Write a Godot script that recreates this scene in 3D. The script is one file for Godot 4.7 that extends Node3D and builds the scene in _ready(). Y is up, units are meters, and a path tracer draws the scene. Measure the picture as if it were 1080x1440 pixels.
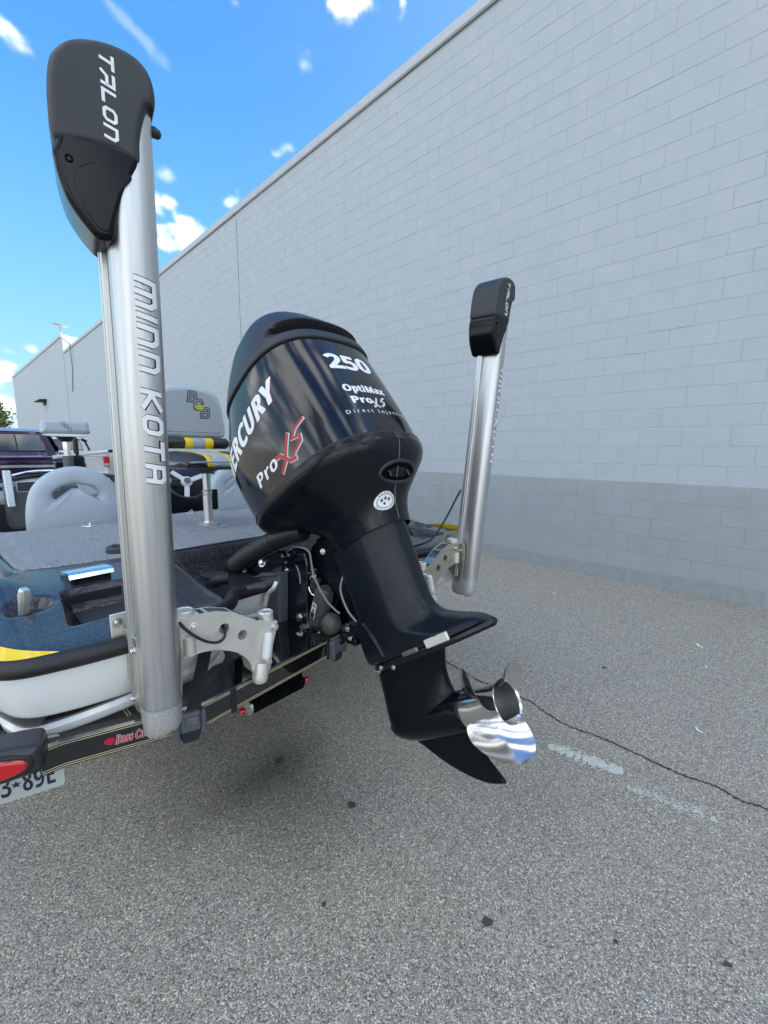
extends Node3D

# ---------------------------------------------------------------- mesh builder
class MB:
	var v := PackedVector3Array()
	var n := PackedVector3Array()
	var c := PackedColorArray()
	var ix := PackedInt32Array()
	var t := Transform3D()
	var colored := false

	func _pt(p: Vector3, nrm: Vector3) -> void:
		v.append(t * p)
		n.append((t.basis.inverse().transposed() * nrm).normalized())

	# rows: Array of PackedVector3Array of equal length; smooth shaded sheet
	func grid(rows: Array, wrap := false, face := Vector3.ZERO, cols = null) -> void:
		var r := rows.size()
		var k: int = rows[0].size()
		var base := v.size()
		var f := PackedVector3Array()
		for row in rows:
			f.append_array(row)
		var nn := PackedVector3Array()
		nn.resize(r * k)
		var cen := Vector3.ZERO
		for p in f:
			cen += p
		cen /= f.size()
		var kk := k if wrap else k - 1
		var s := 0.0
		for i in r - 1:
			for j in kk:
				var a := i * k + j
				var b := i * k + (j + 1) % k
				var d := a + k
				var e := b + k
				var q := (f[e] - f[a]).cross(f[d] - f[b])
				s += q.dot(face) if face != Vector3.ZERO else q.dot((f[a] + f[b] + f[d] + f[e]) * 0.25 - cen)
				nn[a] += q
				nn[b] += q
				nn[d] += q
				nn[e] += q
		var sg := 1.0 if s >= 0.0 else -1.0
		if t.basis.determinant() < 0.0:
			pass
		for i in f.size():
			_pt(f[i], nn[i] * sg if nn[i].length_squared() > 1e-24 else Vector3.UP)
			if cols != null:
				c.append(cols[i])
		var flip := (sg < 0.0) != (t.basis.determinant() < 0.0)
		for i in r - 1:
			for j in kk:
				var a := base + i * k + j
				var b := base + i * k + (j + 1) % k
				var d := a + k
				var e := b + k
				if flip:
					ix.append_array(PackedInt32Array([a, b, e, a, e, d]))
				else:
					ix.append_array(PackedInt32Array([a, e, b, a, d, e]))

	func tri(a: Vector3, b: Vector3, d: Vector3, face: Vector3) -> void:
		var base := v.size()
		var q := (b - a).cross(d - a)
		var nrm := q if q.dot(face) >= 0.0 else -q
		_pt(a, nrm)
		_pt(b, nrm)
		_pt(d, nrm)
		if (q.dot(face) < 0.0) != (t.basis.determinant() < 0.0):
			ix.append_array(PackedInt32Array([base, base + 1, base + 2]))
		else:
			ix.append_array(PackedInt32Array([base, base + 2, base + 1]))

	func quad(a: Vector3, b: Vector3, d: Vector3, e: Vector3, face: Vector3) -> void:
		tri(a, b, d, face)
		tri(a, d, e, face)

	# chamfered box
	func box(cen: Vector3, size: Vector3, b := 0.004) -> void:
		var h := size * 0.5
		b = minf(b, minf(h.x, minf(h.y, h.z)) * 0.9)
		var at := func(ax: int, s: Vector3) -> Vector3:
			var p := Vector3()
			for i in 3:
				p[i] = s[i] * (h[i] if i == ax else h[i] - b)
			return cen + p
		for a in 3:
			var b1 := (a + 1) % 3
			var b2 := (a + 2) % 3
			for s in [-1.0, 1.0]:
				var q := []
				for k in [[-1, -1], [1, -1], [1, 1], [-1, 1]]:
					var w := Vector3()
					w[a] = s
					w[b1] = k[0]
					w[b2] = k[1]
					q.append(at.call(a, w))
				var nn := Vector3()
				nn[a] = s
				quad(q[0], q[1], q[2], q[3], nn)
				for s2 in [-1.0, 1.0]:
					var w0 := Vector3()
					w0[a] = s
					w0[b1] = s2
					w0[b2] = -1.0
					var w1 := w0
					w1[b2] = 1.0
					var n2 := Vector3()
					n2[a] = s
					n2[b1] = s2
					quad(at.call(a, w0), at.call(a, w1), at.call(b1, w1), at.call(b1, w0), n2)
		for sx in [-1.0, 1.0]:
			for sy in [-1.0, 1.0]:
				for sz in [-1.0, 1.0]:
					var w := Vector3(sx, sy, sz)
					tri(at.call(0, w), at.call(1, w), at.call(2, w), w)

	func flat_poly(p2: PackedVector2Array, z: float, face: float, like: PackedVector2Array) -> void:
		var id := Geometry2D.triangulate_polygon(like)
		if id.is_empty():
			var cen := Vector2()
			for q in p2:
				cen += q / p2.size()
			for i in p2.size():
				var a := p2[i]
				var b := p2[(i + 1) % p2.size()]
				tri(Vector3(cen.x, cen.y, z), Vector3(a.x, a.y, z), Vector3(b.x, b.y, z), Vector3(0, 0, face))
			return
		for i in range(0, id.size(), 3):
			var a := p2[id[i]]
			var b := p2[id[i + 1]]
			var d := p2[id[i + 2]]
			tri(Vector3(a.x, a.y, z), Vector3(b.x, b.y, z), Vector3(d.x, d.y, z), Vector3(0, 0, face))

	# polygon in the xy plane, thick along z, with a bevel on both rims
	func prism(p2: PackedVector2Array, th: float, bev := 0.003, z0 := 0.0) -> void:
		var m := p2.size()
		var area := 0.0
		for i in m:
			area += p2[i].cross(p2[(i + 1) % m])
		if area < 0.0:
			p2 = p2.duplicate()
			p2.reverse()
		var ins := PackedVector2Array()
		var en := PackedVector2Array()
		for i in m:
			var e := (p2[(i + 1) % m] - p2[i]).normalized()
			en.append(Vector2(e.y, -e.x))
		for i in m:
			var a := en[(i + m - 1) % m]
			var b := en[i]
			var mm := (a + b)
			if mm.length() < 0.3:
				mm = a
			mm = mm.normalized()
			ins.append(p2[i] - mm * bev / maxf(mm.dot(a), 0.35))
		var h := th * 0.5
		flat_poly(ins, z0 + h, 1.0, p2)
		flat_poly(ins, z0 - h, -1.0, p2)
		for i in m:
			var j := (i + 1) % m
			var ni := en[i]
			var na := ni
			var nb := ni
			if en[(i + m - 1) % m].dot(ni) > 0.75:
				na = (en[(i + m - 1) % m] + ni).normalized()
			if en[j].dot(ni) > 0.75:
				nb = (en[j] + ni).normalized()
			var zs := [h, h - bev, -h + bev, -h]
			for k in 3:
				var P0 := ins[i] if k == 0 else p2[i]
				var P1 := ins[j] if k == 0 else p2[j]
				var Q0 := ins[i] if k == 2 else p2[i]
				var Q1 := ins[j] if k == 2 else p2[j]
				var zz: float = 0.7 if k == 0 else (-0.7 if k == 2 else 0.0)
				var base := v.size()
				_pt(Vector3(P0.x, P0.y, z0 + zs[k]), Vector3(na.x, na.y, zz))
				_pt(Vector3(P1.x, P1.y, z0 + zs[k]), Vector3(nb.x, nb.y, zz))
				_pt(Vector3(Q1.x, Q1.y, z0 + zs[k + 1]), Vector3(nb.x, nb.y, zz))
				_pt(Vector3(Q0.x, Q0.y, z0 + zs[k + 1]), Vector3(na.x, na.y, zz))
				if t.basis.determinant() < 0.0:
					ix.append_array(PackedInt32Array([base, base + 2, base + 1, base, base + 3, base + 2]))
				else:
					ix.append_array(PackedInt32Array([base, base + 1, base + 2, base, base + 2, base + 3]))

	# polygon in the xy plane with rounded rims, thick along z; for smooth outlines
	func pillow(p2: PackedVector2Array, th: float, r: float, steps := 5, z0 := 0.0) -> void:
		var m := p2.size()
		var area := 0.0
		for i in m:
			area += p2[i].cross(p2[(i + 1) % m])
		if area < 0.0:
			p2 = p2.duplicate()
			p2.reverse()
		var mit := PackedVector2Array()
		for i in m:
			var a := (p2[i] - p2[(i + m - 1) % m]).normalized()
			var b := (p2[(i + 1) % m] - p2[i]).normalized()
			var na := Vector2(a.y, -a.x)
			var nb := Vector2(b.y, -b.x)
			var mm := (na + nb).normalized()
			mit.append(mm / maxf(mm.dot(na), 0.5))
		var rows := []
		var h := th * 0.5
		for k in range(steps * 2 + 2):
			var front := k <= steps
			var an := (PI / 2.0) * (float(k) / steps if front else float(2 * steps + 1 - k) / steps)
			var off := r * (1.0 - sin(an))
			var z := (h - r + r * cos(an)) if front else -(h - r + r * cos(an))
			var row := PackedVector3Array()
			for i in m:
				var q := p2[i] - mit[i] * off
				row.append(Vector3(q.x, q.y, z0 + z))
			rows.append(row)
		grid(rows, true)
		var ins := PackedVector2Array()
		for i in m:
			ins.append(p2[i] - mit[i] * r)
		flat_poly(ins, z0 + h, 1.0, p2)
		flat_poly(ins, z0 - h, -1.0, p2)

	func tube(path: Array, rad, seg := 10, caps := true) -> void:
		var m := path.size()
		var rows := []
		var up := Vector3.UP
		var d0: Vector3 = (path[1] - path[0]).normalized()
		if absf(d0.dot(up)) > 0.9:
			up = Vector3.RIGHT
		var side := d0.cross(up).normalized()
		for i in m:
			var d: Vector3
			if i == 0:
				d = d0
			elif i == m - 1:
				d = (path[i] - path[i - 1]).normalized()
			else:
				d = (path[i + 1] - path[i - 1]).normalized()
			side = (side - d * side.dot(d)).normalized()
			var s2 := d.cross(side)
			var r: float = rad[i] if rad is Array else rad
			var row := PackedVector3Array()
			for j in seg:
				var a := TAU * j / seg
				row.append(path[i] + (side * cos(a) + s2 * sin(a)) * r)
			rows.append(row)
		grid(rows, true)
		if caps:
			for e in [0, m - 1]:
				var d: Vector3 = (path[0] - path[1]) if e == 0 else (path[m - 1] - path[m - 2])
				var q: PackedVector3Array = rows[e]
				for j in range(1, seg - 1):
					tri(q[0], q[j], q[j + 1], d)

	# profile of Vector2(radius, height along y); breaks shading at sharp corners
	func lathe(prof: Array, seg := 24) -> void:
		var start := 0
		for i in range(1, prof.size()):
			var last := i == prof.size() - 1
			var sharp := false
			if not last:
				var a: Vector2 = (prof[i] - prof[i - 1]).normalized()
				var b: Vector2 = (prof[i + 1] - prof[i]).normalized()
				sharp = a.dot(b) < 0.8
			if last or sharp:
				var rows := []
				for k in range(start, i + 1):
					var row := PackedVector3Array()
					for j in seg:
						var an := TAU * j / seg
						row.append(Vector3(prof[k].x * cos(an), prof[k].y, prof[k].x * sin(an)))
					rows.append(row)
				var d: Vector2 = prof[i] - prof[start]
				# outward is to the right of the profile's direction (profiles run upwards along the outside)
				_grid_out(rows, d)
				start = i

	func _grid_out(rows: Array, d: Vector2) -> void:
		# orient by the first quad: outward = (dy, -dx) in (radius, height)
		var k: int = rows[0].size()
		var base := v.size()
		var r := rows.size()
		var f := PackedVector3Array()
		for row in rows:
			f.append_array(row)
		var nn := PackedVector3Array()
		nn.resize(f.size())
		var s := 0.0
		for i in r - 1:
			for j in k:
				var a := i * k + j
				var b := i * k + (j + 1) % k
				var q := (f[b + k] - f[a]).cross(f[a + k] - f[b])
				var mid := (f[a] + f[b] + f[a + k] + f[b + k]) * 0.25
				var rr := Vector3(mid.x, 0, mid.z).normalized()
				s += q.dot(rr * d.y + Vector3.UP * (-d.x))
				for w in [a, b, a + k, b + k]:
					nn[w] += q
		var sg := 1.0 if s >= 0.0 else -1.0
		for i in f.size():
			_pt(f[i], nn[i] * sg if nn[i].length_squared() > 1e-24 else Vector3.UP)
		var flip := (sg < 0.0) != (t.basis.determinant() < 0.0)
		for i in r - 1:
			for j in k:
				var a := base + i * k + j
				var b := base + i * k + (j + 1) % k
				if flip:
					ix.append_array(PackedInt32Array([a, b, b + k, a, b + k, a + k]))
				else:
					ix.append_array(PackedInt32Array([a, b + k, b, a, a + k, b + k]))

	func ball(cen: Vector3, r: Vector3, seg := 12) -> void:
		var rows := []
		for i in seg / 2 + 1:
			var la := PI * i / (seg / 2) - PI / 2
			var row := PackedVector3Array()
			for j in seg:
				var a := TAU * j / seg
				row.append(cen + Vector3(cos(la) * cos(a) * r.x, sin(la) * r.y, cos(la) * sin(a) * r.z))
			rows.append(row)
		grid(rows, true)

	# a bolt: washer + hex head, axis along dir
	func bolt(p: Vector3, dir: Vector3, r := 0.008) -> void:
		var keep := t
		t = t * Transform3D(basis_to(dir), p)
		lathe([Vector2(r * 1.6, 0), Vector2(r * 1.6, r * 0.25), Vector2(r, r * 0.26)], 14)
		lathe([Vector2(r, r * 0.2), Vector2(r, r * 0.95), Vector2(r * 0.85, r * 1.15), Vector2(0, r * 1.2)], 6)
		t = keep

	static func basis_to(dir: Vector3) -> Basis:
		var y := dir.normalized()
		var x := y.cross(Vector3(0.31, 0.17, 0.93)).normalized()
		return Basis(x, y, x.cross(y))

	func mesh() -> ArrayMesh:
		var a := []
		a.resize(Mesh.ARRAY_MAX)
		a[Mesh.ARRAY_VERTEX] = v
		a[Mesh.ARRAY_NORMAL] = n
		if c.size() == v.size() and c.size() > 0:
			a[Mesh.ARRAY_COLOR] = c
		a[Mesh.ARRAY_INDEX] = ix
		var m := ArrayMesh.new()
		m.add_surface_from_arrays(Mesh.PRIMITIVE_TRIANGLES, a)
		return m

# ---------------------------------------------------------------- scene helpers
var used := {}

func numbered(s: String) -> String:
	if not used.has(s):
		used[s] = 0
		return s
	used[s] += 1
	return "%s_%03d" % [s, used[s]]

func put(mb: MB, called: String, m: Material, parent: Node = null) -> MeshInstance3D:
	var o := MeshInstance3D.new()
	o.mesh = mb.mesh()
	o.material_override = m
	if parent == null or parent == self:
		o.name = numbered(called)
		add_child(o, true)
	else:
		_child(o, called, parent)
	return o

func _child(o: Node3D, called: String, parent: Node) -> void:
	var k := 0
	var nm := called
	while parent.has_node(nm):
		k += 1
		nm = "%s_%03d" % [called, k]
	o.name = nm
	parent.add_child(o, true)

func thing(called: String, label: String, category: String, xf := Transform3D(), group := "") -> Node3D:
	var o := Node3D.new()
	o.name = numbered(called)
	o.transform = xf
	add_child(o, true)
	tag(o, label, category, group)
	return o

func tag(o: Node, label: String, category: String, group := "") -> void:
	o.set_meta("label", label)
	o.set_meta("category", category)
	if group:
		o.set_meta("group", group)

func structure(o: Node) -> void:
	o.set_meta("kind", "structure")

func rnd_path(pts: Array, steps := 6) -> Array:
	# Catmull-Rom through points
	var out := []
	var m := pts.size()
	for i in m - 1:
		var p0 = pts[maxi(i - 1, 0)]
		var p1 = pts[i]
		var p2 = pts[i + 1]
		var p3 = pts[mini(i + 2, m - 1)]
		for s in steps:
			var u := float(s) / steps
			out.append(0.5 * ((2.0 * p1) + (p2 - p0) * u + (2.0 * p0 - 5.0 * p1 + 4.0 * p2 - p3) * u * u + (3.0 * p1 - p0 - 3.0 * p2 + p3) * u * u * u))
	out.append(pts[m - 1])
	return out

func tab(k: Array, vv: Array, x: float) -> float:
	var i := 0
	while i < k.size() - 2 and x > k[i + 1]:
		i += 1
	var h: float = k[i + 1] - k[i]
	var s: float = clampf((x - k[i]) / h, -0.2, 1.2)
	var m0 := _slope(k, vv, i)
	var m1 := _slope(k, vv, i + 1)
	var s2 := s * s
	var s3 := s2 * s
	return (2 * s3 - 3 * s2 + 1) * vv[i] + (s3 - 2 * s2 + s) * h * m0 + (-2 * s3 + 3 * s2) * vv[i + 1] + (s3 - s2) * h * m1

func _slope(k: Array, vv: Array, j: int) -> float:
	if j == 0:
		return (vv[1] - vv[0]) / (k[1] - k[0])
	if j == k.size() - 1:
		return (vv[j] - vv[j - 1]) / (k[j] - k[j - 1])
	return (vv[j + 1] - vv[j - 1]) / (k[j + 1] - k[j - 1])

# superellipse ring in a plane: returns points Vector2
func super_ring(c: Vector2, a: float, b: float, ex: float, seg: int) -> PackedVector2Array:
	var o := PackedVector2Array()
	for j in seg:
		var an := TAU * j / seg
		var ca := cos(an)
		var sa := sin(an)
		o.append(c + Vector2(a * signf(ca) * pow(absf(ca), 2.0 / ex), b * signf(sa) * pow(absf(sa), 2.0 / ex)))
	return o

# ---------------------------------------------------------------- lettering
func text_tris(s: String, height: float, bold := true, shear := 0.0, face := "Droid Sans") -> PackedVector2Array:
	var tm := TextMesh.new()
	var f := SystemFont.new()
	f.font_names = PackedStringArray([face])
	f.font_weight = 700 if bold else 400
	tm.font = f
	tm.text = s
	tm.font_size = 64
	tm.depth = 0.0
	tm.pixel_size = height / 64.0 / 0.72
	tm.curve_step = 1.0
	var a := tm.surface_get_arrays(0) if tm.get_surface_count() > 0 else []
	var o := PackedVector2Array()
	if a.is_empty():
		return o
	var vv: PackedVector3Array = a[Mesh.ARRAY_VERTEX]
	var nn: PackedVector3Array = a[Mesh.ARRAY_NORMAL]
	var id = a[Mesh.ARRAY_INDEX]
	var lo := Vector2(1e9, 1e9)
	var hi := -lo
	if id == null or id.is_empty():
		id = range(vv.size())
	for i in range(0, id.size(), 3):
		if nn[id[i]].z > 0.5 and nn[id[i + 1]].z > 0.5:
			for q in 3:
				var p := vv[id[i + q]]
				o.append(Vector2(p.x + shear * p.y, p.y))
				lo = lo.min(o[-1])
				hi = hi.max(o[-1])
	for i in o.size():
		o[i] -= (lo + hi) * 0.5
	return o

func span(o: PackedVector2Array) -> Vector2:
	var lo := Vector2(1e9, 1e9)
	var hi := -lo
	for p in o:
		lo = lo.min(p)
		hi = hi.max(p)
	return hi - lo

func fit(o: PackedVector2Array, w: float, h := 0.0) -> PackedVector2Array:
	var s := span(o)
	if s.x <= 0.0:
		return o
	var k := Vector2(w / s.x, (h / s.y) if h > 0.0 else w / s.x)
	for i in o.size():
		o[i] *= k
	return o

# stroke letters: polylines on a unit grid, mitred, as triangles
func strokes(lines: Array, w: float) -> PackedVector2Array:
	var o := PackedVector2Array()
	for ln in lines:
		var p := PackedVector2Array(ln)
		var closed := p[0].is_equal_approx(p[p.size() - 1])
		if closed:
			p.remove_at(p.size() - 1)
		var m := p.size()
		var L := PackedVector2Array()
		var R := PackedVector2Array()
		for i in m:
			var a := (p[i] - p[(i + m - 1) % m]).normalized()
			var b := (p[(i + 1) % m] - p[i]).normalized()
			var ext := Vector2()
			if not closed and i == 0:
				a = b
				ext = -b * w * 0.5
			if not closed and i == m - 1:
				b = a
				ext = a * w * 0.5
			var nn := (a.orthogonal() + b.orthogonal()).normalized()
			var k := w * 0.5 / maxf(nn.dot(a.orthogonal()), 0.4)
			L.append(p[i] + nn * k + ext)
			R.append(p[i] - nn * k + ext)
		for i in (m if closed else m - 1):
			var j := (i + 1) % m
			o.append_array(PackedVector2Array([L[i], L[j], R[j], L[i], R[j], R[i]]))
	return o

# lays flat triangles on a surface; on(p: Vector2) -> Vector3, out(p) -> lift direction
func decal(mb: MB, tris: PackedVector2Array, on: Callable, edge := 0.02, lift := 0.0008) -> void:
	for i in range(0, tris.size(), 3):
		_lay(mb, tris[i], tris[i + 1], tris[i + 2], on, edge, lift, 0)

func _lay(mb: MB, a: Vector2, b: Vector2, d: Vector2, on: Callable, edge: float, lift: float, deep: int) -> void:
	var l0 := a.distance_to(b)
	var l1 := b.distance_to(d)
	var l2 := d.distance_to(a)
	var m := maxf(l0, maxf(l1, l2))
	if m > edge and deep < 7:
		if m == l0:
			var h := (a + b) * 0.5
			_lay(mb, a, h, d, on, edge, lift, deep + 1)
			_lay(mb, h, b, d, on, edge, lift, deep + 1)
		elif m == l1:
			var h := (b + d) * 0.5
			_lay(mb, a, b, h, on, edge, lift, deep + 1)
			_lay(mb, a, h, d, on, edge, lift, deep + 1)
		else:
			var h := (d + a) * 0.5
			_lay(mb, a, b, h, on, edge, lift, deep + 1)
			_lay(mb, h, b, d, on, edge, lift, deep + 1)
		return
	var P := []
	var N := []
	for p in [a, b, d]:
		var q: Vector3 = on.call(p)
		var e := 0.002
		var nx: Vector3 = on.call(p + Vector2(e, 0)) - on.call(p - Vector2(e, 0))
		var ny: Vector3 = on.call(p + Vector2(0, e)) - on.call(p - Vector2(0, e))
		var nn := nx.cross(ny).normalized()
		P.append(q + nn * lift)
		N.append(nn)
	var base := mb.v.size()
	for k in 3:
		mb._pt(P[k], N[k])
	var q := (P[1] - P[0]).cross(P[2] - P[0]) as Vector3
	if (q.dot(N[0]) < 0.0) != (mb.t.basis.determinant() < 0.0):
		mb.ix.append_array(PackedInt32Array([base, base + 1, base + 2]))
	else:
		mb.ix.append_array(PackedInt32Array([base, base + 2, base + 1]))

# closed Catmull-Rom through 2D points
func rounded(l: Array, steps := 4) -> PackedVector2Array:
	var o := PackedVector2Array()
	var m := l.size()
	for i in m:
		var p0 := Vector2(l[(i + m - 1) % m][0], l[(i + m - 1) % m][1])
		var p1 := Vector2(l[i][0], l[i][1])
		var p2 := Vector2(l[(i + 1) % m][0], l[(i + 1) % m][1])
		var p3 := Vector2(l[(i + 2) % m][0], l[(i + 2) % m][1])
		for s in steps:
			var u := float(s) / steps
			o.append(0.5 * ((2.0 * p1) + (p2 - p0) * u + (2.0 * p0 - 5.0 * p1 + 4.0 * p2 - p3) * u * u + (3.0 * p1 - p0 - 3.0 * p2 + p3) * u * u * u))
	return o

func V2(l: Array) -> PackedVector2Array:
	var o := PackedVector2Array()
	for p in l:
		o.append(Vector2(p[0], p[1]))
	return o

# ---------------------------------------------------------------- set-up
const SKY_GAIN := 0.62
const SUN_DIR := Vector3(0.27, -0.66, -0.70)   # the way the sunlight travels: over the wall's roof
const VIEW := Vector3(0.716, 0.33, 0.616)
const CLOUDS := [
	[0.8182, 0.5589, 0.1346, 0.0311, 0.0109, -0.49, 0.65],
	[0.7503, 0.6095, 0.2561, 0.0534, 0.0060, -0.52, 0.25],
	[0.7118, 0.6343, 0.3017, 0.0161, 0.0053, 0.00, 0.50],
	[0.6552, 0.6548, 0.3769, 0.0123, 0.0041, 0.00, 0.55],
	[0.5429, 0.6713, 0.5046, 0.0388, 0.0123, 0.00, 1.00],
	[0.6141, 0.6284, 0.4775, 0.0186, 0.0139, 0.00, 0.62],
	[0.6878, 0.5324, 0.4935, 0.0168, 0.0101, 0.00, 0.70],
	[0.8330, 0.4090, 0.3726, 0.0386, 0.0267, 0.26, 1.15],
	[0.7868, 0.4496, 0.4228, 0.0151, 0.0097, 0.35, 0.60],
	[0.8189, 0.4671, 0.3337, 0.0257, 0.0105, 0.00, 0.40],
	[0.9752, 0.1707, 0.1409, 0.0147, 0.0125, 0.00, 1.10],
	[0.9802, 0.1630, 0.1127, 0.0098, 0.0044, 0.00, 0.60],
	[0.9863, 0.1314, 0.0994, 0.0207, 0.0159, -0.26, 1.10],
	[0.9927, 0.0701, 0.0979, 0.0236, 0.0274, 0.00, 1.20],
	[0.8819, 0.4515, 0.1359, 0.0133, 0.0093, 0.00, 0.20],
]

func set_up() -> void:
	var cam := Camera3D.new()
	cam.name = "camera"
	cam.fov = 101.617
	cam.near = 0.05
	cam.far = 900.0
	cam.transform = Transform3D(Basis(Vector3(-0.73515329, 0.00786193, 0.67785531), Vector3(0.10448681, 0.9892978, 0.10184479), Vector3(-0.66980008, 0.14569847, -0.72810701)).orthonormalized(), Vector3(0, 1.512, 0))
	add_child(cam)
	cam.current = true
	var we := WorldEnvironment.new()
	we.name = "world_environment"
	var e := Environment.new()
	e.background_mode = Environment.BG_SKY
	var sk := Sky.new()
	var pm := PanoramaSkyMaterial.new()
	pm.panorama = sky_panorama()
	sk.sky_material = pm
	e.sky = sk
	e.tonemap_mode = Environment.TONE_MAPPER_LINEAR
	e.tonemap_exposure = 1.62
	e.sdfgi_enabled = true
	e.ssao_enabled = true
	e.ssil_enabled = true
	we.environment = e
	add_child(we)
	var sun := DirectionalLight3D.new()
	sun.name = "sun"
	sun.light_energy = 1.6
	sun.light_color = Color(1.0, 0.96, 0.90)
	sun.light_angular_distance = 0.5
	sun.shadow_enabled = true
	sun.look_at_from_position(Vector3.ZERO, SUN_DIR, Vector3.UP)
	add_child(sun)

# ---------------------------------------------------------------- materials
var M := {}

func mat(col: Array, rough := 0.5, metal := 0.0, clear := 0.0) -> StandardMaterial3D:
	var m := StandardMaterial3D.new()
	m.albedo_color = Color(col[0], col[1], col[2]).linear_to_srgb()
	m.roughness = rough
	m.metallic = metal
	if clear > 0.0:
		m.clearcoat_enabled = true
		m.clearcoat = clear
		m.clearcoat_roughness = 0.03
	return m

func noise_tex(freq: float, ramp: Array, size := 256, kind := FastNoiseLite.TYPE_SIMPLEX_SMOOTH, oct := 4, seed_ := 1) -> NoiseTexture2D:
	var nz := FastNoiseLite.new()
	nz.seed = seed_
	nz.noise_type = kind
	nz.frequency = freq
	nz.fractal_octaves = oct
	if kind == FastNoiseLite.TYPE_CELLULAR:
		nz.cellular_return_type = FastNoiseLite.RETURN_CELL_VALUE
		nz.fractal_type = FastNoiseLite.FRACTAL_NONE
	var tx := NoiseTexture2D.new()
	tx.width = size
	tx.height = size
	tx.seamless = true
	tx.seamless_blend_skirt = 0.1
	tx.noise = nz
	var g := Gradient.new()
	g.offsets = PackedFloat32Array()
	var offs := PackedFloat32Array()
	var cols := PackedColorArray()
	for r in ramp:
		offs.append(r[0])
		cols.append(Color(r[1], r[2], r[3]).linear_to_srgb())
	g.offsets = offs
	g.colors = cols
	tx.color_ramp = g
	return tx

func bump_tex(freq: float, strength: float, size := 256, kind := FastNoiseLite.TYPE_SIMPLEX_SMOOTH, oct := 4) -> NoiseTexture2D:
	var nz := FastNoiseLite.new()
	nz.seed = 7
	nz.noise_type = kind
	nz.frequency = freq
	nz.fractal_octaves = oct
	var tx := NoiseTexture2D.new()
	tx.width = size
	tx.height = size
	tx.seamless = true
	tx.as_normal_map = true
	tx.bump_strength = strength
	tx.noise = nz
	return tx

func tri_planar(m: StandardMaterial3D, per_metre: Vector3, world := false) -> StandardMaterial3D:
	m.uv1_triplanar = true
	m.uv1_world_triplanar = world
	m.uv1_scale = per_metre
	m.uv1_triplanar_sharpness = 4.0
	return m

func with_bump(m: StandardMaterial3D, tx: Texture2D, k := 1.0) -> StandardMaterial3D:
	m.normal_enabled = true
	m.normal_texture = tx
	m.normal_scale = k
	return m

# a tile whose right and lower margins are swapped, stone by stone, for the far side's, so that it repeats without a blurred seam
func tile(nz: FastNoiseLite, W: int, spread: bool) -> PackedByteArray:
	var S := 96
	var src := nz.get_image(W + S, W + S, false, false, spread).get_data()
	var pick := FastNoiseLite.new()
	pick.seed = 2
	pick.frequency = 0.08
	var o := PackedByteArray()
	for y in W:
		o.append_array(src.slice(y * (W + S), y * (W + S) + W))
	for y in W:
		for x in S:
			if x < S * (0.5 + 0.5 * pick.get_noise_2d(x, y)):
				o[y * W + x] = src[y * (W + S) + x + W]
	var o2 := o.duplicate()
	for y in S:
		for x in W:
			if y < S * (0.5 + 0.5 * pick.get_noise_2d(x, y + 500)):
				var xx := x
				if x < S and x < S * (0.5 + 0.5 * pick.get_noise_2d(x, y)):
					xx = x + W
				o2[y * W + x] = src[(y + W) * (W + S) + xx]
	return o2

func make_asphalt() -> StandardMaterial3D:
	var W := 1536
	var a := FastNoiseLite.new()
	a.seed = 11
	a.noise_type = FastNoiseLite.TYPE_CELLULAR
	a.cellular_return_type = FastNoiseLite.RETURN_CELL_VALUE
	a.fractal_type = FastNoiseLite.FRACTAL_NONE
	a.frequency = 0.18
	a.cellular_jitter = 1.0
	var big := tile(a, W, false)
	a.cellular_return_type = FastNoiseLite.RETURN_DISTANCE2_SUB
	var edge := tile(a, W, true)
	a.seed = 23
	a.frequency = 0.40
	a.cellular_return_type = FastNoiseLite.RETURN_CELL_VALUE
	var small := tile(a, W, false)
	var col := PackedByteArray()
	col.resize(W * W * 3)
	var hgt := PackedByteArray()
	hgt.resize(W * W)
	# tone of a stone by its cell value
	var lr := PackedByteArray()
	var lg := PackedByteArray()
	var lb := PackedByteArray()
	var rg := RandomNumberGenerator.new()
	rg.seed = 5
	for i in 256:
		var x := rg.randf()
		var lin := 0.335 + 0.36 * (x - 0.5)
		if x > 0.86:
			lin = 0.56 + 1.8 * (x - 0.86)
		elif x < 0.25:
			lin = 0.13 + 0.28 * x
		var hue := rg.randf_range(-1.0, 1.0)
		var cc := Color(lin * (1.12 + 0.06 * hue), lin * 1.05, lin * (0.855 - 0.07 * hue)).linear_to_srgb()
		lr.append(int(cc.r * 255))
		lg.append(int(cc.g * 255))
		lb.append(int(cc.b * 255))
	for i in W * W:
		var b := big[i]
		var e := edge[i]
		var q: int
		var hh: int
		if (b * 7) % 256 > 84 and e > 22:
			q = (b * 13 + 40) % 256
			hh = 110 + mini(e, 120)
		else:
			q = (small[i] * 29 + 7) % 256
			hh = 70 + small[i] / 5
		var k := 100 if e > 30 else 64 + e
		col[i * 3] = lr[q] * k / 100
		col[i * 3 + 1] = lg[q] * k / 100
		col[i * 3 + 2] = lb[q] * k / 100
		hgt[i] = hh
	var img := Image.create_from_data(W, W, false, Image.FORMAT_RGB8, col)
	var him := Image.create_from_data(W, W, false, Image.FORMAT_L8, hgt)
	him.convert(Image.FORMAT_RGBA8)
	him.bump_map_to_normal_map(5.0)
	var m := StandardMaterial3D.new()
	m.albedo_texture = ImageTexture.create_from_image(img)
	m.normal_enabled = true
	m.normal_texture = ImageTexture.create_from_image(him)
	m.normal_scale = 1.0
	m.roughness = 0.85
	m.vertex_color_use_as_albedo = true
	tri_planar(m, Vector3(1, 1, 1) / 1.45, true)
	return m

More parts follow.
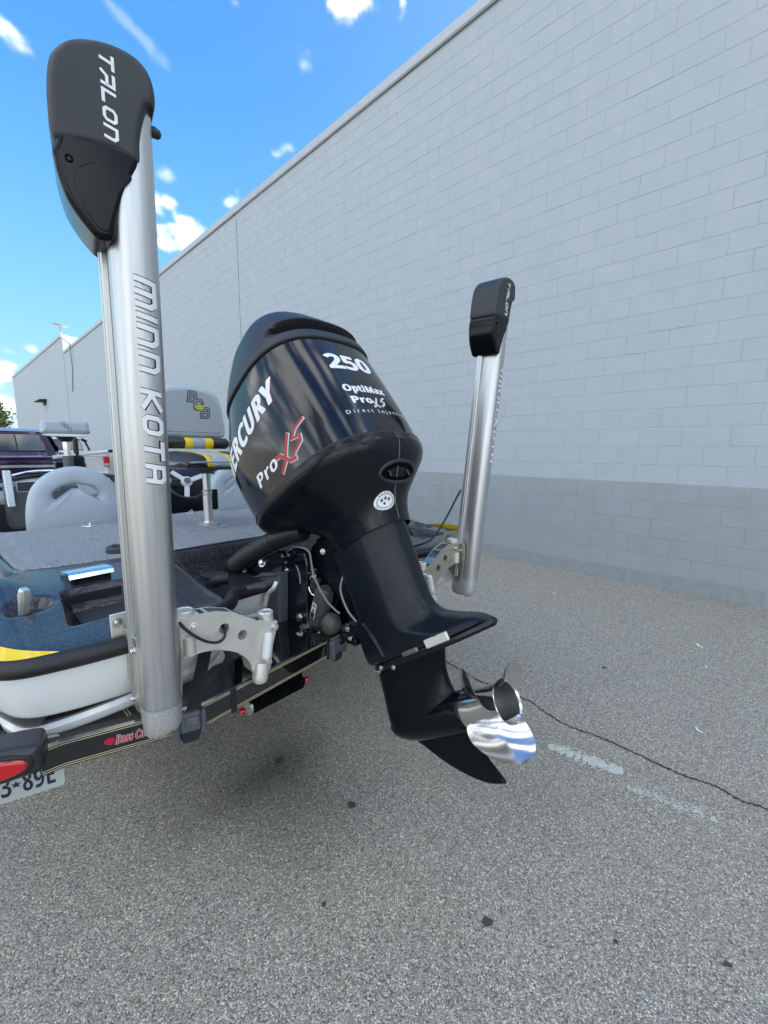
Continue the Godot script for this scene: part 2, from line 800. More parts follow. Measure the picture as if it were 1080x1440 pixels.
func make_materials() -> void:
	M.asphalt = make_asphalt()
	var wall_bump := bump_tex(0.03, 5.0, 512)
	M.wall_light = with_bump(tri_planar(mat([0.485, 0.515, 0.54], 0.62), Vector3(3, 3, 3), true), wall_bump, 0.10)
	M.wall_light.albedo_color = Color(1, 1, 1)
	M.wall_light.albedo_texture = noise_tex(0.006, [[0.0, 0.364, 0.405, 0.428], [0.5, 0.380, 0.420, 0.450], [1.0, 0.398, 0.426, 0.468]], 512, FastNoiseLite.TYPE_SIMPLEX_SMOOTH, 3, 3)
	M.wall_light.uv1_scale = Vector3(0.7, 0.7, 0.7)
	M.wall_dark = with_bump(tri_planar(mat([0.33, 0.365, 0.385], 0.6), Vector3(0.7, 0.7, 0.7), true), wall_bump, 0.10)
	M.wall_dark.albedo_color = Color(1, 1, 1)
	M.wall_dark.albedo_texture = noise_tex(0.006, [[0.0, 0.264, 0.298, 0.304], [0.5, 0.282, 0.315, 0.326], [1.0, 0.296, 0.321, 0.341]], 512, FastNoiseLite.TYPE_SIMPLEX_SMOOTH, 3, 9)
	# a few tones of each paint, and the grimed lowest course
	M.wall_tones = [[], []]
	for q in 2:
		for k in [0.99, 0.995, 1.0, 1.01]:
			var wm: StandardMaterial3D = (M.wall_dark if q == 1 else M.wall_light).duplicate()
			wm.albedo_color = Color(k, k, minf(k * (2.0 - k) * 1.0, 1.0)).linear_to_srgb() if k < 1.0 else Color(1, 1, 1)
			wm.uv1_offset = Vector3(k * 7.0, k * 3.0, 0)
			M.wall_tones[q].append(wm)
	M.wall_grime = with_bump(tri_planar(mat([1, 1, 1], 0.75), Vector3(0.9, 0.9, 0.9), true), wall_bump, 0.2)
	M.wall_grime.albedo_texture = noise_tex(0.018, [[0.0, 0.225, 0.248, 0.252], [0.5, 0.250, 0.280, 0.288], [1.0, 0.268, 0.300, 0.311]], 512, FastNoiseLite.TYPE_SIMPLEX_SMOOTH, 5, 12)
	M.mortar = mat([0.372, 0.412, 0.442], 0.65)
	M.mortar_dark = mat([0.275, 0.308, 0.32], 0.65)
	M.coping = mat([0.42, 0.45, 0.48], 0.45, 0.1)
	M.caulk = mat([0.16, 0.17, 0.18], 0.8)
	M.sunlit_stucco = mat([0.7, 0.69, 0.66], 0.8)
	var streak := noise_tex(0.02, [[0.0, 0.46, 0.47, 0.47], [0.5, 0.56, 0.57, 0.57], [1.0, 0.62, 0.63, 0.63]], 256)
	M.alu = tri_planar(mat([1, 1, 1], 0.40, 0.9), Vector3(9.0, 0.35, 9.0))
	M.alu.albedo_texture = streak
	M.alu_plate = tri_planar(mat([0.98, 0.97, 0.94], 0.40, 0.6), Vector3(2, 2, 2))
	M.alu_plate.albedo_texture = noise_tex(0.012, [[0.0, 0.68, 0.67, 0.61], [1.0, 0.82, 0.81, 0.78]], 256)
	M.alu_gold = tri_planar(mat([0.95, 0.90, 0.72], 0.35, 0.85), Vector3(2, 2, 2))
	M.alu_gold.albedo_texture = streak
	M.pocket = mat([0.20, 0.21, 0.21], 0.6, 0.4)
	M.steel = mat([0.72, 0.71, 0.69], 0.25, 1.0)
	M.chrome = mat([0.82, 0.83, 0.84], 0.05, 1.0)
	M.stainless = mat([0.66, 0.645, 0.63], 0.17, 1.0)
	M.stainless_dull = mat([0.40, 0.39, 0.38], 0.32, 1.0)
	M.black_gloss = mat([0.004, 0.005, 0.008], 0.15, 0.0, 0.1)
	M.black_gear = mat([0.004, 0.005, 0.007], 0.16)
	M.black_gear.metallic_specular = 0.32
	M.black_semi = with_bump(tri_planar(mat([0.006, 0.007, 0.010], 0.22), Vector3(4, 4, 4)), bump_tex(0.05, 3.0), 0.12)
	M.black_semi.metallic_specular = 0.4
	M.black_cap = with_bump(tri_planar(mat([0.020, 0.023, 0.027], 0.46), Vector3(14, 14, 14)), bump_tex(0.12, 4.0), 0.3)
	M.navy = with_bump(tri_planar(mat([0.005, 0.008, 0.013], 0.33), Vector3(5, 5, 5)), bump_tex(0.04, 3.0), 0.15)
	M.navy.metallic_specular = 0.40
	M.black_flat = mat([0.010, 0.010, 0.011], 0.6)
	M.black_deep = mat([0.004, 0.004, 0.004], 0.8)
	M.black_deep.metallic_specular = 0.12
	M.rubber = with_bump(tri_planar(mat([0.012, 0.012, 0.013], 0.5), Vector3(10, 10, 10)), bump_tex(0.1, 3.0), 0.2)
	M.grey_clamp = mat([0.075, 0.085, 0.10], 0.5)
	M.grey_metal = tri_planar(mat([0.9, 0.9, 0.9], 0.45, 0.5), Vector3(6, 6, 6))
	M.grey_metal.albedo_texture = noise_tex(0.02, [[0.0, 0.13, 0.135, 0.13], [1.0, 0.30, 0.30, 0.29]])
	M.grey_pump = tri_planar(mat([1, 1, 1], 0.5), Vector3(8, 8, 8))
	M.grey_pump.albedo_texture = noise_tex(0.03, [[0.0, 0.045, 0.045, 0.04], [1.0, 0.11, 0.105, 0.09]])
	M.plastic_grey = with_bump(tri_planar(mat([0.026, 0.030, 0.036], 0.5), Vector3(25, 25, 25)), bump_tex(0.2, 4.0), 0.25)
	M.letter_white = mat([0.78, 0.79, 0.80], 0.45)
	M.letter_silver = mat([0.55, 0.56, 0.58], 0.4)
	M.letter_red = mat([0.42, 0.012, 0.03], 0.4)
	M.letter_black = mat([0.012, 0.012, 0.014], 0.5)
	M.letter_grey = mat([0.22, 0.225, 0.23], 0.5)
	M.gel_white = mat([0.72, 0.73, 0.73], 0.16, 0.0, 0.6)
	M.gel_yellow = mat([0.78, 0.56, 0.0], 0.2, 0.0, 0.6)
	M.gel_black = mat([0.008, 0.009, 0.012], 0.12, 0.0, 0.8)
	var flake := noise_tex(0.35, [[0.0, 0.004, 0.005, 0.009], [0.55, 0.006, 0.007, 0.013], [0.70, 0.016, 0.015, 0.022], [0.82, 0.05, 0.045, 0.055], [0.92, 0.16, 0.145, 0.16], [1.0, 0.38, 0.35, 0.38]], 512, FastNoiseLite.TYPE_CELLULAR, 1, 4)
	M.flake = tri_planar(mat([1, 1, 1], 0.32, 0.0, 0.3), Vector3(4.6, 4.6, 4.6))
	M.flake.albedo_texture = flake
	M.flake.metallic_specular = 0.38
	M.carpet = with_bump(tri_planar(mat([1, 1, 1], 0.95), Vector3(2.2, 2.2, 2.2)), bump_tex(0.25, 10.0), 0.8)
	M.carpet.albedo_texture = noise_tex(0.03, [[0.0, 0.25, 0.27, 0.285], [0.5, 0.33, 0.35, 0.365], [1.0, 0.40, 0.42, 0.435]], 512, FastNoiseLite.TYPE_SIMPLEX_SMOOTH, 6)
	M.carpet_side = with_bump(tri_planar(mat([0.03, 0.032, 0.034], 0.95), Vector3(3, 3, 3)), bump_tex(0.25, 10.0), 0.8)
	M.pad = with_bump(tri_planar(mat([0.028, 0.030, 0.033], 0.8), Vector3(12, 12, 12)), bump_tex(0.2, 6.0), 0.5)
	M.vinyl = with_bump(tri_planar(mat([0.36, 0.42, 0.475], 0.42), Vector3(3, 9, 3)), bump_tex(0.03, 5.0), 0.25)
	M.vinyl_grey = mat([0.29, 0.325, 0.355], 0.42)
	M.vinyl_black = mat([0.018, 0.019, 0.022], 0.4)
	M.vinyl_yellow = mat([0.70, 0.50, 0.01], 0.4)
	M.trailer_black = mat([0.006, 0.006, 0.007], 0.08, 0.0, 1.0)
	M.pin_gold = mat([0.55, 0.48, 0.30], 0.35)
	M.strap = with_bump(tri_planar(mat([0.010, 0.010, 0.011], 0.8), Vector3(30, 30, 30)), bump_tex(0.2, 6.0), 0.5)
	M.red_lens = mat([0.50, 0.004, 0.010], 0.12, 0.0, 0.8)
	M.clear_lens = mat([0.42, 0.44, 0.44], 0.08, 0.2, 1.0)
	M.module = mat([0.022, 0.026, 0.034], 0.35)
	M.plate = mat([0.42, 0.46, 0.44], 0.45)
	M.plate_ink = mat([0.012, 0.016, 0.04], 0.5)
	M.purple = mat([0.045, 0.022, 0.055], 0.16, 0.5, 1.0)
	M.truck_white = mat([0.62, 0.63, 0.64], 0.2, 0.0, 0.8)
	M.silver_paint = mat([0.5, 0.51, 0.52], 0.25, 0.6, 0.8)
	M.tint = mat([0.012, 0.014, 0.017], 0.04, 0.0, 1.0)
	M.tint_pale = mat([0.06, 0.075, 0.08], 0.04, 0.0, 1.0)
	M.console = mat([0.075, 0.08, 0.085], 0.5)
	M.tyre = mat([0.02, 0.02, 0.02], 0.85)
	M.leaf_a = mat([0.055, 0.085, 0.03], 0.7)
	M.bark = mat([0.09, 0.07, 0.05], 0.9)
	M.paint_patch = tri_planar(mat([1, 1, 1], 0.85), Vector3(3, 3, 3), true)
	M.paint_patch.albedo_texture = noise_tex(0.05, [[0.0, 0.46, 0.475, 0.41], [0.55, 0.58, 0.60, 0.52], [1.0, 0.70, 0.72, 0.63]])
	M.crack = mat([0.018, 0.018, 0.019], 0.95)
	M.oil = mat([0.055, 0.055, 0.052], 0.7)
	M.scrap = mat([0.72, 0.72, 0.70], 0.8)
	M.leaf_dry = mat([0.10, 0.05, 0.025], 0.8)
	M.corroded = tri_planar(mat([1, 1, 1], 0.5, 0.82), Vector3(9, 9, 9))
	M.corroded.albedo_texture = noise_tex(0.04, [[0.0, 0.47, 0.49, 0.48], [0.4, 0.56, 0.57, 0.56], [0.75, 0.62, 0.63, 0.62], [1.0, 0.70, 0.70, 0.68]], 256, FastNoiseLite.TYPE_SIMPLEX_SMOOTH, 6)

# ---------------------------------------------------------------- sky
func sky_panorama() -> ImageTexture:
	var W := 2048
	var H := 1024
	var data := PackedFloat32Array()
	data.resize(W * H * 3)
	var f := FastNoiseLite.new()
	f.seed = 42
	f.noise_type = FastNoiseLite.TYPE_SIMPLEX_SMOOTH
	f.frequency = 1.0
	f.fractal_octaves = 5
	f.fractal_gain = 0.52
	var g := FastNoiseLite.new()
	g.seed = 77
	g.noise_type = FastNoiseLite.TYPE_SIMPLEX_SMOOTH
	g.frequency = 1.0
	g.fractal_octaves = 3
	# named clouds: direction, half widths (radians along the horizon, upwards), tilt, density
	var blobs := []
	for b in CLOUDS:
		var d := Vector3(b[0], b[1], b[2]).normalized()
		var side := d.cross(Vector3.UP).normalized()
		var up := side.cross(d)
		var ct := cos(b[5])
		var st := sin(b[5])
		blobs.append([d, side * ct + up * st, up * ct - side * st, b[3], b[4], b[6]])
	var sun := -SUN_DIR.normalized()
	for y in H:
		var th := PI * (y + 0.5) / H
		var dy := cos(th)
		var el := asin(clampf(dy, -1.0, 1.0))
		var base: Vector3
		if dy > 0.0:
			base = sky_tone(rad_to_deg(el))
		else:
			base = sky_tone(0.0).lerp(Vector3(0.20, 0.21, 0.21), clampf(-dy * 8.0, 0.0, 1.0))
		var sh := sin(th)
		for x in W:
			var ph := TAU * (x + 0.5) / W
			var d := Vector3(sin(ph) * sh, dy, -cos(ph) * sh)
			var c := base
			if dy > -0.02:
				# brighter air round the sun's side
				var cs := maxf(d.dot(sun), 0.0)
				c = c + Vector3(0.34, 0.36, 0.34) * pow(cs, 4.0)
				var k := 1.0 / (maxf(dy, 0.0) + 0.18)
				var px := d.x * k
				var pz := d.z * k
				var nz := 0.55 * f.get_noise_3d(px * 1.9, pz * 1.9, 3.0) + 0.75 * f.get_noise_3d(d.x * 3.4, d.y * 4.6, d.z * 3.4)
				var cov := nz + 0.13 + 0.12 * g.get_noise_2d(px * 0.35, pz * 0.35)
				# the patch of sky towards the wall's far end holds the small clouds listed above
				var fwd := d.dot(VIEW)
				cov -= clampf((fwd - 0.35) * 3.0, 0.0, 1.0) * 0.95
				var den := clampf(cov * 3.6, 0.0, 1.0)
				if fwd > 0.2:
					for b in blobs:
						var q: Vector3 = d - b[0]
						if absf(q.x) < 0.4 and absf(q.y) < 0.4 and absf(q.z) < 0.4:
							var u: float = q.dot(b[1]) / b[3]
							var w: float = q.dot(b[2]) / b[4]
							var r2 := u * u + w * w
							if r2 < 5.0:
								var n2 := f.get_noise_3d(d.x * 11.0, d.y * 15.0, d.z * 11.0)
								den = maxf(den, clampf((exp(-r2 * 0.62) * 0.98 + n2 * 1.5 - 0.36) * 1.25, 0.0, 1.0) * b[5])
				var lit := 1.05 + 2.45 * clampf(den, 0.0, 1.0) * (0.8 + 0.5 * nz) + 0.5 * cs
				c = c.lerp(Vector3(0.985, 1.0, 1.015) * lit, den * den * (3.0 - 2.0 * den) * 0.96)
			var i := (y * W + x) * 3
			data[i] = c.x * SKY_GAIN
			data[i + 1] = c.y * SKY_GAIN
			data[i + 2] = c.z * SKY_GAIN
	var img := Image.create_from_data(W, H, false, Image.FORMAT_RGBF, data.to_byte_array())
	return ImageTexture.create_from_image(img)

func sky_tone(deg: float) -> Vector3:
	var K := [0.0, 4.0, 10.0, 20.0, 33.0, 48.0, 65.0, 90.0]
	var R := [0.86, 0.66, 0.42, 0.25, 0.135, 0.085, 0.065, 0.05]
	var G := [0.98, 0.94, 0.84, 0.66, 0.46, 0.35, 0.29, 0.24]
	var B := [1.02, 1.08, 1.10, 1.08, 1.02, 0.94, 0.85, 0.74]
	return Vector3(tab(K, R, deg), tab(K, G, deg), tab(K, B, deg))

# ---------------------------------------------------------------- ground and building
const WALL_Z := 5.4506
const BAND_Y := 1.173

func build_ground() -> void:
	var xs := []
	var zs := []
	for k in [-400, -150, -60, -25, -12]:
		xs.append(float(k))
		zs.append(float(k))
	var x := -8.0
	while x <= 20.0:
		xs.append(x)
		x += 0.2
	for k in [24, 32, 45, 70, 120, 250, 500]:
		xs.append(float(k))
	var z := -7.0
	while z <= 7.01:
		zs.append(z)
		z += 0.2
	for k in [12, 30, 80, 200, 400]:
		zs.append(float(k))
	var f := FastNoiseLite.new()
	f.seed = 3
	f.frequency = 0.55
	f.fractal_octaves = 4
	var f2 := FastNoiseLite.new()
	f2.seed = 8
	f2.frequency = 0.13
	var rows := []
	var cols := PackedColorArray()
	for xx in xs:
		var row := PackedVector3Array()
		for zz in zs:
			row.append(Vector3(xx, 0.0, zz))
			var k := 1.08 + 0.22 * f.get_noise_2d(xx, zz) + 0.30 * f2.get_noise_2d(xx, zz)
			# grime gathered along the foot of the wall
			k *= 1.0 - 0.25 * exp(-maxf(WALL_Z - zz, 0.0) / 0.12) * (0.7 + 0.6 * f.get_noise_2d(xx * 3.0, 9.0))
			# damp stain under the stern, darkened further to paint in shade below the hull
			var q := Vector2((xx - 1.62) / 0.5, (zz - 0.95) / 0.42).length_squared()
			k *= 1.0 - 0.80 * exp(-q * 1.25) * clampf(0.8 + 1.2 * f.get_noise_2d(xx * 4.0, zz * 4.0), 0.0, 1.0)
			var tw := 0.02 * f2.get_noise_2d(xx * 2.0 + 40.0, zz * 2.0)
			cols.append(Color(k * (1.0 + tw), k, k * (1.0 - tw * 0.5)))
		rows.append(row)
	var mb := MB.new()
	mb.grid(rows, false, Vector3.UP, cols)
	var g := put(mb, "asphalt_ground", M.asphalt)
	structure(g)
	# the crack that runs parallel to the wall
	var cr := RandomNumberGenerator.new()
	cr.seed = 4
	var line := rnd_path([Vector3(2.35, 0, 2.50), Vector3(1.95, 0, 2.43), Vector3(1.595, 0, 2.396), Vector3(1.246, 0, 2.339), Vector3(0.948, 0, 2.348), Vector3(0.804, 0, 2.292), Vector3(0.674, 0, 2.266), Vector3(0.499, 0, 2.289), Vector3(0.333, 0, 2.286), Vector3(0.154, 0, 2.275), Vector3(0.023, 0, 2.294), Vector3(-0.076, 0, 2.27), Vector3(-0.145, 0, 2.285), Vector3(-0.6, 0, 2.31), Vector3(-1.3, 0, 2.28)], 34)
	var A := PackedVector3Array()
	var B := PackedVector3Array()
	var jz := 0.0
	for i in line.size():
		var p: Vector3 = line[i]
		jz = jz * 0.86 + cr.randf_range(-0.0036, 0.0036)
		var w := (0.0020 + 0.0050 * pow(cr.randf(), 1.5)) * clampf((2.5 - p.x) / 0.9, 0.25, 1.0)
		var cx := cr.randf_range(-0.002, 0.002)
		A.append(Vector3(p.x + cx, 0.004, p.z + jz - w))
		B.append(Vector3(p.x + cx, 0.004, p.z + jz + w))
	var cm := MB.new()
	cm.grid([A, B], false, Vector3.UP)
	put(cm, "crack", M.crack, g)
	# worn remains of white paint: many small flakes of irregular outline
	for spec in [[Vector2(0.53, 2.065), Vector2(-0.98, 0.19), 0.165, 0.052, 1500, 0.45], [Vector2(0.17, 2.04), Vector2(-0.97, 0.18), 0.16, 0.06, 760, 0.27]]:
		var pm := MB.new()
		var dirv: Vector2 = spec[1].normalized()
		var acr := dirv.orthogonal()
		for i in spec[4]:
			var u: float = cr.randf_range(-1.0, 1.0)
			if f.get_noise_2d(u * 9.0 + spec[0].x * 40.0, i * 0.0) < -0.12 and cr.randf() < 0.7:
				continue
			var w: float = clampf(cr.randfn(0.0, 0.5), -1.0, 1.0) * sqrt(1.0 - u * u * 0.9)
			var c: Vector2 = spec[0] + dirv * u * spec[2] + acr * w * spec[3]
			var r: float = cr.randf_range(0.003, 0.014) * (1.1 - absf(w) * 0.6) * spec[5] / 0.7
			var k := cr.randi_range(5, 7)
			var ring := []
			var a0 := cr.randf() * TAU
			for q in k:
				var a := a0 + TAU * q / k
				var rr := r * cr.randf_range(0.55, 1.3)
				ring.append(Vector3(c.x + cos(a) * rr, 0.004 + i * 0.0000008, c.y + sin(a) * rr))
			for q in range(1, k - 1):
				pm.tri(ring[0], ring[q], ring[q + 1], Vector3.UP)
		put(pm, "worn_paint_patch", M.paint_patch, g).set_meta("kind", "stuff")
	for spec in [[1.172, 1.085, 0.020], [0.521, 1.076, 0.019], [1.625, 1.018, 0.02], [0.20, 1.30, 0.008], [0.95, 0.75, 0.009], [0.72, 3.1, 0.016]]:
		var om := MB.new()
		var ring := []
		for q in 14:
			var a := TAU * q / 14.0
			var rr: float = spec[2] * cr.randf_range(0.65, 1.15)
			ring.append(Vector3(spec[0] + cos(a) * rr, 0.0045, spec[1] + sin(a) * rr))
		for q in range(1, 13):
			om.tri(ring[0], ring[q], ring[q + 1], Vector3.UP)
		put(om, "oil_spot", M.oil, g)
	# grit swept against the foot of the wall and lying loose about
	var pb := MB.new()
	pb.ball(Vector3.ZERO, Vector3(1.0, 0.6, 0.8), 6)
	var gm := MultiMesh.new()
	gm.transform_format = MultiMesh.TRANSFORM_3D
	gm.mesh = pb.mesh()
	gm.instance_count = 900
	for i in 900:
		var gx := cr.randf_range(-0.8, 7.0)
		var gz := WALL_Z - 0.012 - absf(cr.randfn(0.0, 0.09))
		if i >= 560:
			gx = cr.randf_range(-0.6, 4.0)
			gz = cr.randf_range(0.2, 5.3)
		var gs := cr.randf_range(0.0022, 0.0055)
		gm.set_instance_transform(i, Transform3D(Basis.from_euler(Vector3(cr.randf(), cr.randf() * TAU, cr.randf())).scaled(Vector3.ONE * gs), Vector3(gx, gs * 0.4, gz)))
	var gi := MultiMeshInstance3D.new()
	gi.multimesh = gm
	gi.material_override = mat([0.24, 0.22, 0.19], 0.9)
	gi.name = "grit"
	gi.set_meta("kind", "stuff")
	g.add_child(gi, true)
	# litter
	var lit := [[0.269, 3.982, 0.05, "flat white paper scrap lying midway to the wall, the largest scrap"], [0.189, 3.606, 0.026, "small white paper scrap lying nearer than the large scrap"], [1.568, 4.43, 0.035, "white paper scrap on the asphalt closest to the right anchor pole"], [0.141, 2.72, 0.03, "white paper scrap lying just beyond the crack"]]
	for s in lit:
		var lm := MB.new()
		lm.t = Transform3D(Basis(Vector3.UP, cr.randf() * TAU), Vector3(s[0], 0.003, s[1]))
		var row0 := PackedVector3Array()
		var row1 := PackedVector3Array()
		for q in 6:
			var u := q / 5.0 - 0.5
			row0.append(Vector3(u * s[2] * 1.6, 0.004 + 0.004 * sin(q * 1.9), -s[2] * 0.22 * cr.randf_range(0.6, 1.1)))
			row1.append(Vector3(u * s[2] * 1.6, 0.003 + 0.003 * cos(q * 1.3), s[2] * 0.22 * cr.randf_range(0.6, 1.1)))
		lm.grid([row0, row1], false, Vector3.UP)
		tag(put(lm, "paper_scrap", M.scrap), s[3], "litter", "scraps of white litter on the asphalt")
	var df := MB.new()
	df.t = Transform3D(Basis(Vector3.UP, 0.7), Vector3(-0.072, 0.004, 1.469))
	var l0 := PackedVector3Array()
	var l1 := PackedVector3Array()
	var l2 := PackedVector3Array()
	for q in 7:
		var u := q / 6.0
		var w := 0.008 * sin(PI * u)
		l0.append(Vector3(u * 0.03, 0.003 + w * 0.5, -w))
		l1.append(Vector3(u * 0.03, 0.002, 0))
		l2.append(Vector3(u * 0.03, 0.003 + w * 0.5, w))
	df.grid([l0, l1, l2], false, Vector3.UP)
	tag(put(df, "dry_leaf", M.leaf_dry), "small dry brown leaf on the asphalt near the bottom edge", "leaf")

func wall_top(x: float) -> float:
	return 7.235 - 0.0275 * maxf(x - 4.0, -12.0)

func block_mesh(seed_: int) -> ArrayMesh:
	var rg := RandomNumberGenerator.new()
	rg.seed = seed_
	var w := 0.4025
	var h := 0.1995
	var mb := MB.new()
	var j := func(s: float) -> float: return rg.randf_range(-s, s)
	var b := 0.003
	# face toward -z, sides run back to the mortar
	var o := []
	var i_ := []
	for k in [[-1, -1], [1, -1], [1, 1], [-1, 1]]:
		var p := Vector3(k[0] * w * 0.5 + j.call(0.0008), k[1] * h * 0.5 + j.call(0.0008), 0.0)
		i_.append(Vector3(p.x - k[0] * b, p.y - k[1] * b, -0.0041 + j.call(0.0004)))
		o.append(Vector3(p.x, p.y, -0.0022))
	mb.quad(i_[0], i_[1], i_[2], i_[3], Vector3(0, 0, -1))
	for q in 4:
		var r := (q + 1) % 4
		var nn := Vector3(o[q].x + o[r].x, o[q].y + o[r].y, 0).normalized()
		mb.quad(i_[q], i_[r], o[r], o[q], Vector3(0, 0, -1) + nn)
		mb.quad(o[q], o[r], Vector3(o[r].x, o[r].y, 0.012), Vector3(o[q].x, o[q].y, 0.012), nn)
	return mb.mesh()

func build_building(cam_xf: Transform3D) -> void:
	var wall := thing("block_wall", "long pale grey painted concrete block wall with a darker band along its foot", "wall")
	var half := tan(deg_to_rad(101.617 / 2.0))
	# solid building behind the blocks; its near face is the mortar plane
	var core := MB.new()
	var zf := WALL_Z + 0.0030
	var x0 := -34.0
	var x1 := 28.2
	var x2 := 47.0
	for seg in [[x0, -8.0], [-8.0, x1]]:
		var ya := wall_top(seg[0]) - 0.02
		var yb := wall_top(seg[1]) - 0.02
		core.quad(Vector3(seg[0], BAND_Y, zf), Vector3(seg[1], BAND_Y, zf), Vector3(seg[1], yb, zf), Vector3(seg[0], ya, zf), Vector3(0, 0, -1))
		core.quad(Vector3(seg[0], ya, zf), Vector3(seg[1], yb, zf), Vector3(seg[1], yb, 36), Vector3(seg[0], ya, 36), Vector3.UP)
		core.quad(Vector3(seg[0], -0.3, 36), Vector3(seg[1], -0.3, 36), Vector3(seg[1], yb, 36), Vector3(seg[0], ya, 36), Vector3(0, 0, 1))
	core.quad(Vector3(x0, -0.3, zf), Vector3(x0, -0.3, 36), Vector3(x0, wall_top(x0) - 0.02, 36), Vector3(x0, wall_top(x0) - 0.02, zf), Vector3(-1, 0, 0))
	put(core, "mortar", M.mortar, wall)
	var low := MB.new()
	low.quad(Vector3(x0, -0.3, zf), Vector3(x2, -0.3, zf), Vector3(x2, BAND_Y, zf), Vector3(x0, BAND_Y, zf), Vector3(0, 0, -1))
	put(low, "mortar", M.mortar_dark, wall)
	# the taller far section, its end sunlit above the lower roof
	var tall := MB.new()
	var ty := 7.40
	tall.quad(Vector3(x1, BAND_Y, zf), Vector3(x2, BAND_Y, zf), Vector3(x2, ty - 0.15, zf), Vector3(x1, ty, zf), Vector3(0, 0, -1))
	tall.quad(Vector3(x1, ty, zf), Vector3(x2, ty - 0.15, zf), Vector3(x2, ty - 0.15, 36), Vector3(x1, ty, 36), Vector3.UP)
	tall.quad(Vector3(x2, -0.3, zf), Vector3(x2, -0.3, 36), Vector3(x2, ty - 0.15, 36), Vector3(x2, ty - 0.15, zf), Vector3(1, 0, 0))
	tall.quad(Vector3(x1, -0.3, 36), Vector3(x2, -0.3, 36), Vector3(x2, ty - 0.15, 36), Vector3(x1, ty, 36), Vector3(0, 0, 1))
	put(tall, "far_section", M.mortar, wall)
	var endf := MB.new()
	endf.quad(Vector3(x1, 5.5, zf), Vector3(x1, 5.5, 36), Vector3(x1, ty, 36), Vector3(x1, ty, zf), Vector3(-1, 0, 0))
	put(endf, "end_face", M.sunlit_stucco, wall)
	# copings with joints every three metres
	var px := x0
	while px < x1 - 0.1:
		var qx := minf(px + 3.05, x1)
		var cm := MB.new()
		var ya := wall_top(px)
		var yb := wall_top(qx)
		var a := [Vector3(px + 0.004, ya, WALL_Z - 0.045), Vector3(px + 0.004, ya - 0.125, WALL_Z - 0.045), Vector3(px + 0.004, ya - 0.14, WALL_Z - 0.030), Vector3(px + 0.004, ya - 0.14, WALL_Z - 0.012), Vector3(px + 0.004, ya + 0.012, WALL_Z + 0.3)]
		var d := Vector3(qx - px - 0.006, yb - ya, 0)
		for k in 3:
			cm.quad(a[k], a[k] + d, a[k + 1] + d, a[k + 1], Vector3(0, 0 if k == 0 else -1, -1))
		cm.quad(a[0], a[0] + d, a[4] + d, a[4], Vector3.UP)
		put(cm, "coping", M.coping, wall)
		px = qx
	var c2 := MB.new()
	c2.t = Transform3D(Basis(Vector3(1, -0.15 / (x2 - x1), 0).normalized(), Vector3.UP, Vector3.BACK), Vector3((x1 + x2) * 0.5, ty - 0.075, WALL_Z + 0.1))
	c2.box(Vector3.ZERO, Vector3(x2 - x1, 0.16, 0.3), 0.01)
	put(c2, "coping", M.coping, wall)
	# control joints: dark sealant in a chase
	for jx in [9.77, 28.2, -6.0, 20.1]:
		var jm := MB.new()
		jm.box(Vector3(jx, wall_top(jx) * 0.5 - 0.1, WALL_Z - 0.0015), Vector3(0.016, wall_top(jx) - 0.3, 0.006), 0.001)
		put(jm, "control_joint", M.caulk, wall)
	# the blocks: the 300 that show largest one by one, the others as one mass for each colour
	var kinds := []
	for k in 5:
		kinds.append(block_mesh(100 + k))
	var rg := RandomNumberGenerator.new()
	rg.seed = 17
	var list := []
	var c0 := int(floor((0.0 - BAND_Y) / 0.2032)) - 1
	for c in range(c0, 31):
		var y := BAND_Y + (c + 0.5) * 0.2032
		var off := 0.9320 if posmod(c, 2) == 1 else 0.9320 + 0.2032
		var k0 := int(floor((-14.0 - off) / 0.4064))
		var k1 := int(ceil((46.8 - off) / 0.4064))
		for k in range(k0, k1):
			var x := off + (k + 0.5) * 0.4064
			var top := wall_top(x) - 0.06 if x < x1 else ty - 0.1
			if y + 0.06 > top or x > 46.75 or absf(x - 28.2) < 0.21:
				continue
			var amp := 0.0005 if rg.randf() < 0.72 else 0.0015
			var turn := Basis.from_euler(Vector3(rg.randf_range(-1, 1) * amp * 5.0, rg.randf_range(-1, 1) * amp * 2.5, rg.randf_range(-1, 1) * 0.0012))
			var xf := Transform3D(turn, Vector3(x, y + rg.randf_range(-0.0012, 0.0012), WALL_Z + 0.004 + rg.randf_range(-1, 1) * amp))
			var p := cam_xf.affine_inverse() * xf.origin
			var size := 0.0
			if p.z < -0.1:
				var sx := p.x / -p.z / (half * 0.75)
				var sy := p.y / -p.z / half
				if absf(sx) < 1.03 and absf(sy) < 1.02:
					size = WALL_Z / (p.z * p.z * -p.z)
			list.append([size, xf, rg.randi() % 5, c < 0, c <= -6])
	list.sort_custom(func(a, b): return a[0] > b[0])
	for i in 300:
		var o := MeshInstance3D.new()
		o.mesh = kinds[list[i][2]]
		o.material_override = M.wall_grime if list[i][4] else M.wall_tones[1 if list[i][3] else 0][rg.randi() % 4]
		o.transform = list[i][1]
		o.name = "block" if i == 0 else "block_%03d" % i
		wall.add_child(o, true)
	for dark in [false, true]:
		var xs := []
		for i in range(300, list.size()):
			if list[i][3] == dark:
				xs.append(list[i][1])
		var mm := MultiMesh.new()
		mm.transform_format = MultiMesh.TRANSFORM_3D
		mm.mesh = kinds[0]
		mm.instance_count = xs.size()
		for i in xs.size():
			mm.set_instance_transform(i, xs[i])
		var mi := MultiMeshInstance3D.new()
		mi.multimesh = mm
		mi.material_override = M.wall_dark if dark else M.wall_light
		mi.name = "far_blockwork_dark" if dark else "far_blockwork"
		mi.set_meta("kind", "stuff")
		wall.add_child(mi, true)
